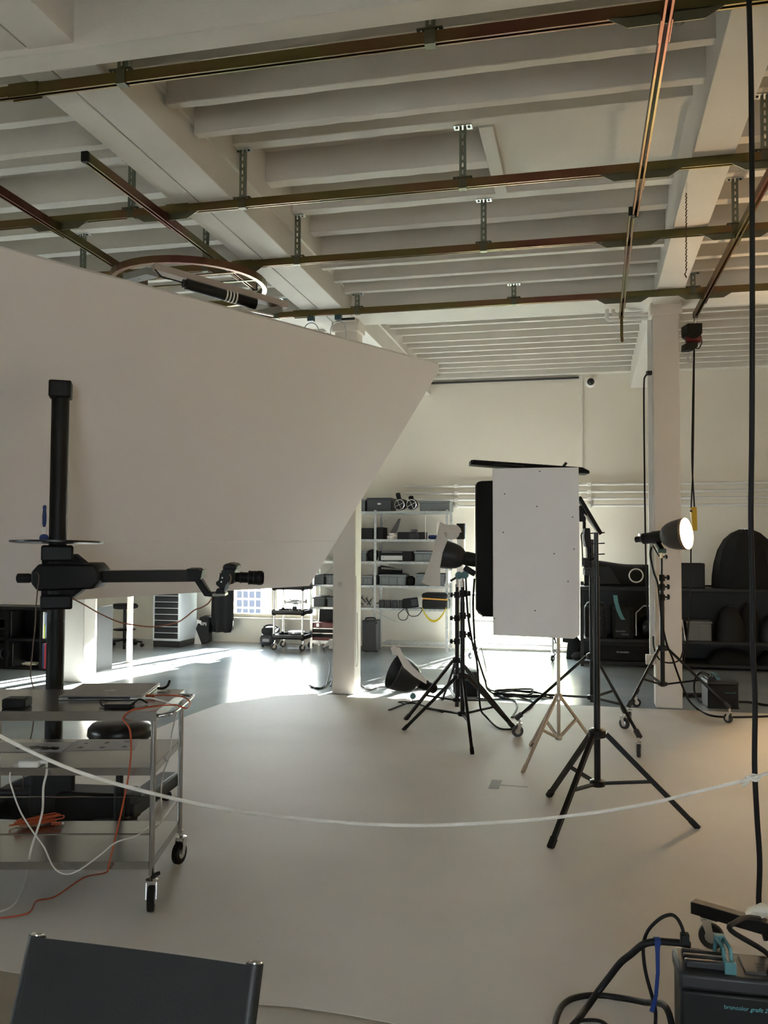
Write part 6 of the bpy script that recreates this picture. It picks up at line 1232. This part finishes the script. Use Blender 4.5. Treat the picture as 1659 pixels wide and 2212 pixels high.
MB().lathe([(0.02, 0)]+[(0.16*math.sin(a), 0.16-0.16*math.cos(a)) for a in [0.2+i*0.26 for i in range(11)]]+[(0.001, 0.32)], V((P.x, YR+0.22, zB)), (0, 0, 1), 24).build('sphere', mat('dark_glass', (0.007, 0.006, 0.005), 0.12), t)
MB().tube([(P.x-0.18, YR+0.05, zB+0.05), (P.x-0.18, YR+0.05, zB+0.36), (P.x-0.08, YR+0.05, zB+0.46), (P.x+0.10, YR+0.05, zB+0.46), (P.x+0.18, YR+0.05, zB+0.36), (P.x+0.18, YR+0.05, zB+0.05)], 0.008, 6).build('wire_handle', ALU, t)
# long case on the bottom with white print
X0, X1, Z0, Z1 = rect(1290, 1394, 1425, 1418, YR); t = thing('softbox_bag', 'long black bag with small white lettering on the bottom of the rack', 'bag', ((X0+X1)/2, YR+0.2, zC+0.02))
MB().mm(X0, X1, YR+0.01, YR+0.45, zC+0.02, zC+0.02+0.20).build('body', FAB, t, bevel=0.04, seg=3); MB().mm(X0+0.02, X1-0.02, YR+0.03, YR+0.43, zC+0.21, zC+0.30).build('top', FABG, t, bevel=0.03)
text('broncolor', 0.04, (X0+0.26, YR+0.008, zC+0.14), (1, 0, 0), (0, 0, 1), mat('white_print', (0.55, 0.56, 0.56), 0.6), t)
# right of the column
X0, X1, Z0, Z1 = rect(1440, 1217, 1523, 1270, YR+0.03); tag(MB().mm(X0, X1, YR+0.05, YR+0.55, zA, zA+Z1-Z0).build('black_box', BLKP, bevel=0.01), 'black box on the rack right of the column', 'box')
c = aty(1614, 1270, YR+0.35); RD = (aty(1610, 1268, YR+0.1).x-aty(1534, 1268, YR+0.1).x); HD = aty(1605, 1143, YR+0.35).z-zA
def dome(name, label, c, R, H, zb, n, m, cat='softbox', ribs=True, group=None):
    t = thing(name, label, cat, V((c[0], c[1], zb)), group)
    pr = [(R, 0), (R*0.985, H*0.2), (R*0.93, H*0.42), (R*0.82, H*0.64), (R*0.64, H*0.82), (R*0.42, H*0.93), (R*0.20, H*0.985), (R*0.16, H)]
    MB().lathe(pr, V((c[0], c[1], zb)), (0, 0, 1), n).build('cover', m, t, smooth=not ribs)
    if ribs:
        for k in range(n): a = 2*math.pi*k/n; x, y, z = frame((0, 0, 1)); MB().tube([V((c[0], c[1], zb+hh))+(x*math.cos(a)+y*math.sin(a))*rr_*1.004 for rr_, hh in pr], 0.006, 5).build('rib', FAB, t)
    MB().lathe([(R*0.18, H*0.985), (R*0.18, H*1.01), (R*0.13, H*1.015)], V((c[0], c[1], zb)), (0, 0, 1), 16).build('mount_ring', ALU if ribs else DGREYP, t)
    return t
dome('dome_softbox', 'huge black dome softbox standing on the rack at the right', (aty(1612, 1268, YR+0.37).x, YR+0.37+0.0), RD if RD < 0.48 else 0.48, HD, zA, 12, FAB)
c1 = crate('pale grey crate with papers on the rack right of the column', (1484, 1343, 1539, 1384), None, 0.35, mat('crate_grey', (0.16, 0.155, 0.145), 0.55), group=None, Y=YR+0.04)
for ch in [c1]: ch.location.z += 0
for k, x in enumerate((1474, 1478, 1482)):
    P = aty(x, 1380, YR+0.06)-V((0.03, 0, 0)); tag(MB().obox((P.x, YR+0.16, zB+0.14), (0.006, 0, 0.0), (0, 0.12, 0), (-0.02, 0, 0.14)).build('folder', PAPER if k != 1 else GREYP), ['leftmost', 'middle', 'rightmost'][k]+' leaning folder beside the pale crate on the rack', 'folder', 'folders on the black rack')
for k, (x, y0, r) in enumerate(((1577, 1310, 0.19), (1622, 1302, 0.15), (1672, 1325, 0.19))):
    P = aty(x, 1384, YR+0.25); H = aty(x, y0, YR+0.25).z-zB
    dome('beauty_reflector', ['first dark grey bell reflector from the left on the rack', 'second dark bell reflector, taller and half hidden by the power cable', 'third dark bell reflector at the right frame edge'][k], (P.x, YR+0.23+(0.12 if k == 1 else 0)), r, H, zB, 24, FABG if k != 2 else CHAR, 'reflector', False, 'bell reflectors on the rack')
for k, (x0, x1, lab) in enumerate(((1535, 1640, 'crumpled black cloth heap on the bottom of the rack'), (1645, 1720, 'second black cloth heap at the right edge on the rack bottom'))):
    X0, X1 = aty(x0, 1430, YR).x, aty(x1, 1430, YR).x; rr = random.Random(30+k); rows = []
    for i in range(9):
        rows.append([V((X0+(X1-X0)*i/8, YR+0.05+0.5*j/6, zC+0.025+0.20*math.sin(math.pi*i/8)**0.6*math.sin(math.pi*j/6)**0.6*(0.8+0.3*rr.random()))) for j in range(7)])
    tag(MB().sheet(rows, 0.01).build('cloth_heap', FAB), lab, 'cloth', 'cloth heaps on the rack')
# ================================================================== OUTSIDE TREE that breaks up the sun
def tree(label, base, zc, spread, n, seed, cl=14, lo=0.55):
    rr = random.Random(seed); t = thing('tree', label, 'tree', base); B0 = V(base)
    BARK = mat('bark', (0.09, 0.07, 0.05), 0.9); LEAF = mat('leaf_green', (0.06, 0.11, 0.03), 0.6)
    MB().tube([B0, B0+V((0.05, 0, zc*0.5)), B0+V((0, 0.05, zc))], [0.11, 0.08, 0.05], 8).build('trunk', BARK, t)
    ends = []
    for i in range(n):
        p = B0+V((0, 0, zc*rr.uniform(lo, 1.0))); q = p+V((rr.uniform(-1, 1)*spread[0], rr.uniform(-1, 1)*spread[1], rr.uniform(-0.25, 1)*spread[2]))
        MB().tube([p, p.lerp(q, 0.5)+V((0, 0, 0.15)), q], [0.03, 0.02, 0.008], 5).build('branch', BARK, t); ends += [q, p.lerp(q, 0.65), p.lerp(q, 0.85)]
    b = MB()
    for e in ends:
        for k in range(cl):
            c = e+V((rr.gauss(0, 0.20), rr.gauss(0, 0.20), rr.gauss(0, 0.16))); d = V((rr.uniform(-1, 1), rr.uniform(-1, 1), rr.uniform(-1, 1))).normalized(); x, y, z = frame(d); s = rr.uniform(0.05, 0.10)
            b.add([c-x*s, c-y*s*0.5+z*0.01, c+x*s, c+y*s*0.5+z*0.01], [(0, 1, 2, 3)])
    o = b.build('foliage', LEAF, t, smooth=False); o['kind'] = 'stuff'
    return t
tree('leafy garden tree outside the right window', (0.05, 18.4, -1.4), 5.0, (1.5, 0.8, 0.9), 30, 3, 17, 0.84)
tree('sparse garden tree outside the left window', (-4.2, 18.6, -1.4), 5.2, (1.2, 0.9, 1.2), 12, 5, 9)
tw_ = thing('added_wall', 'green wall added outside the right window to dim the floor glare', 'wall', (0.2, 19.6, -1.4))  # added wall: tones down the right window's reflection in the floor
MB().mm(-2.6, 4.0, 19.5, 19.75, -1.4, 2.0).build('added_wall_body', ramp_mat('added_wall_green', [(0.35, (0.22, 0.30, 0.14)), (0.65, (0.38, 0.44, 0.26))], 5, 0.9), tw_, smooth=False)
MB().mm(-2.65, 4.05, 19.45, 19.8, 2.0, 2.08).build('coping', GRND, tw_, smooth=False)
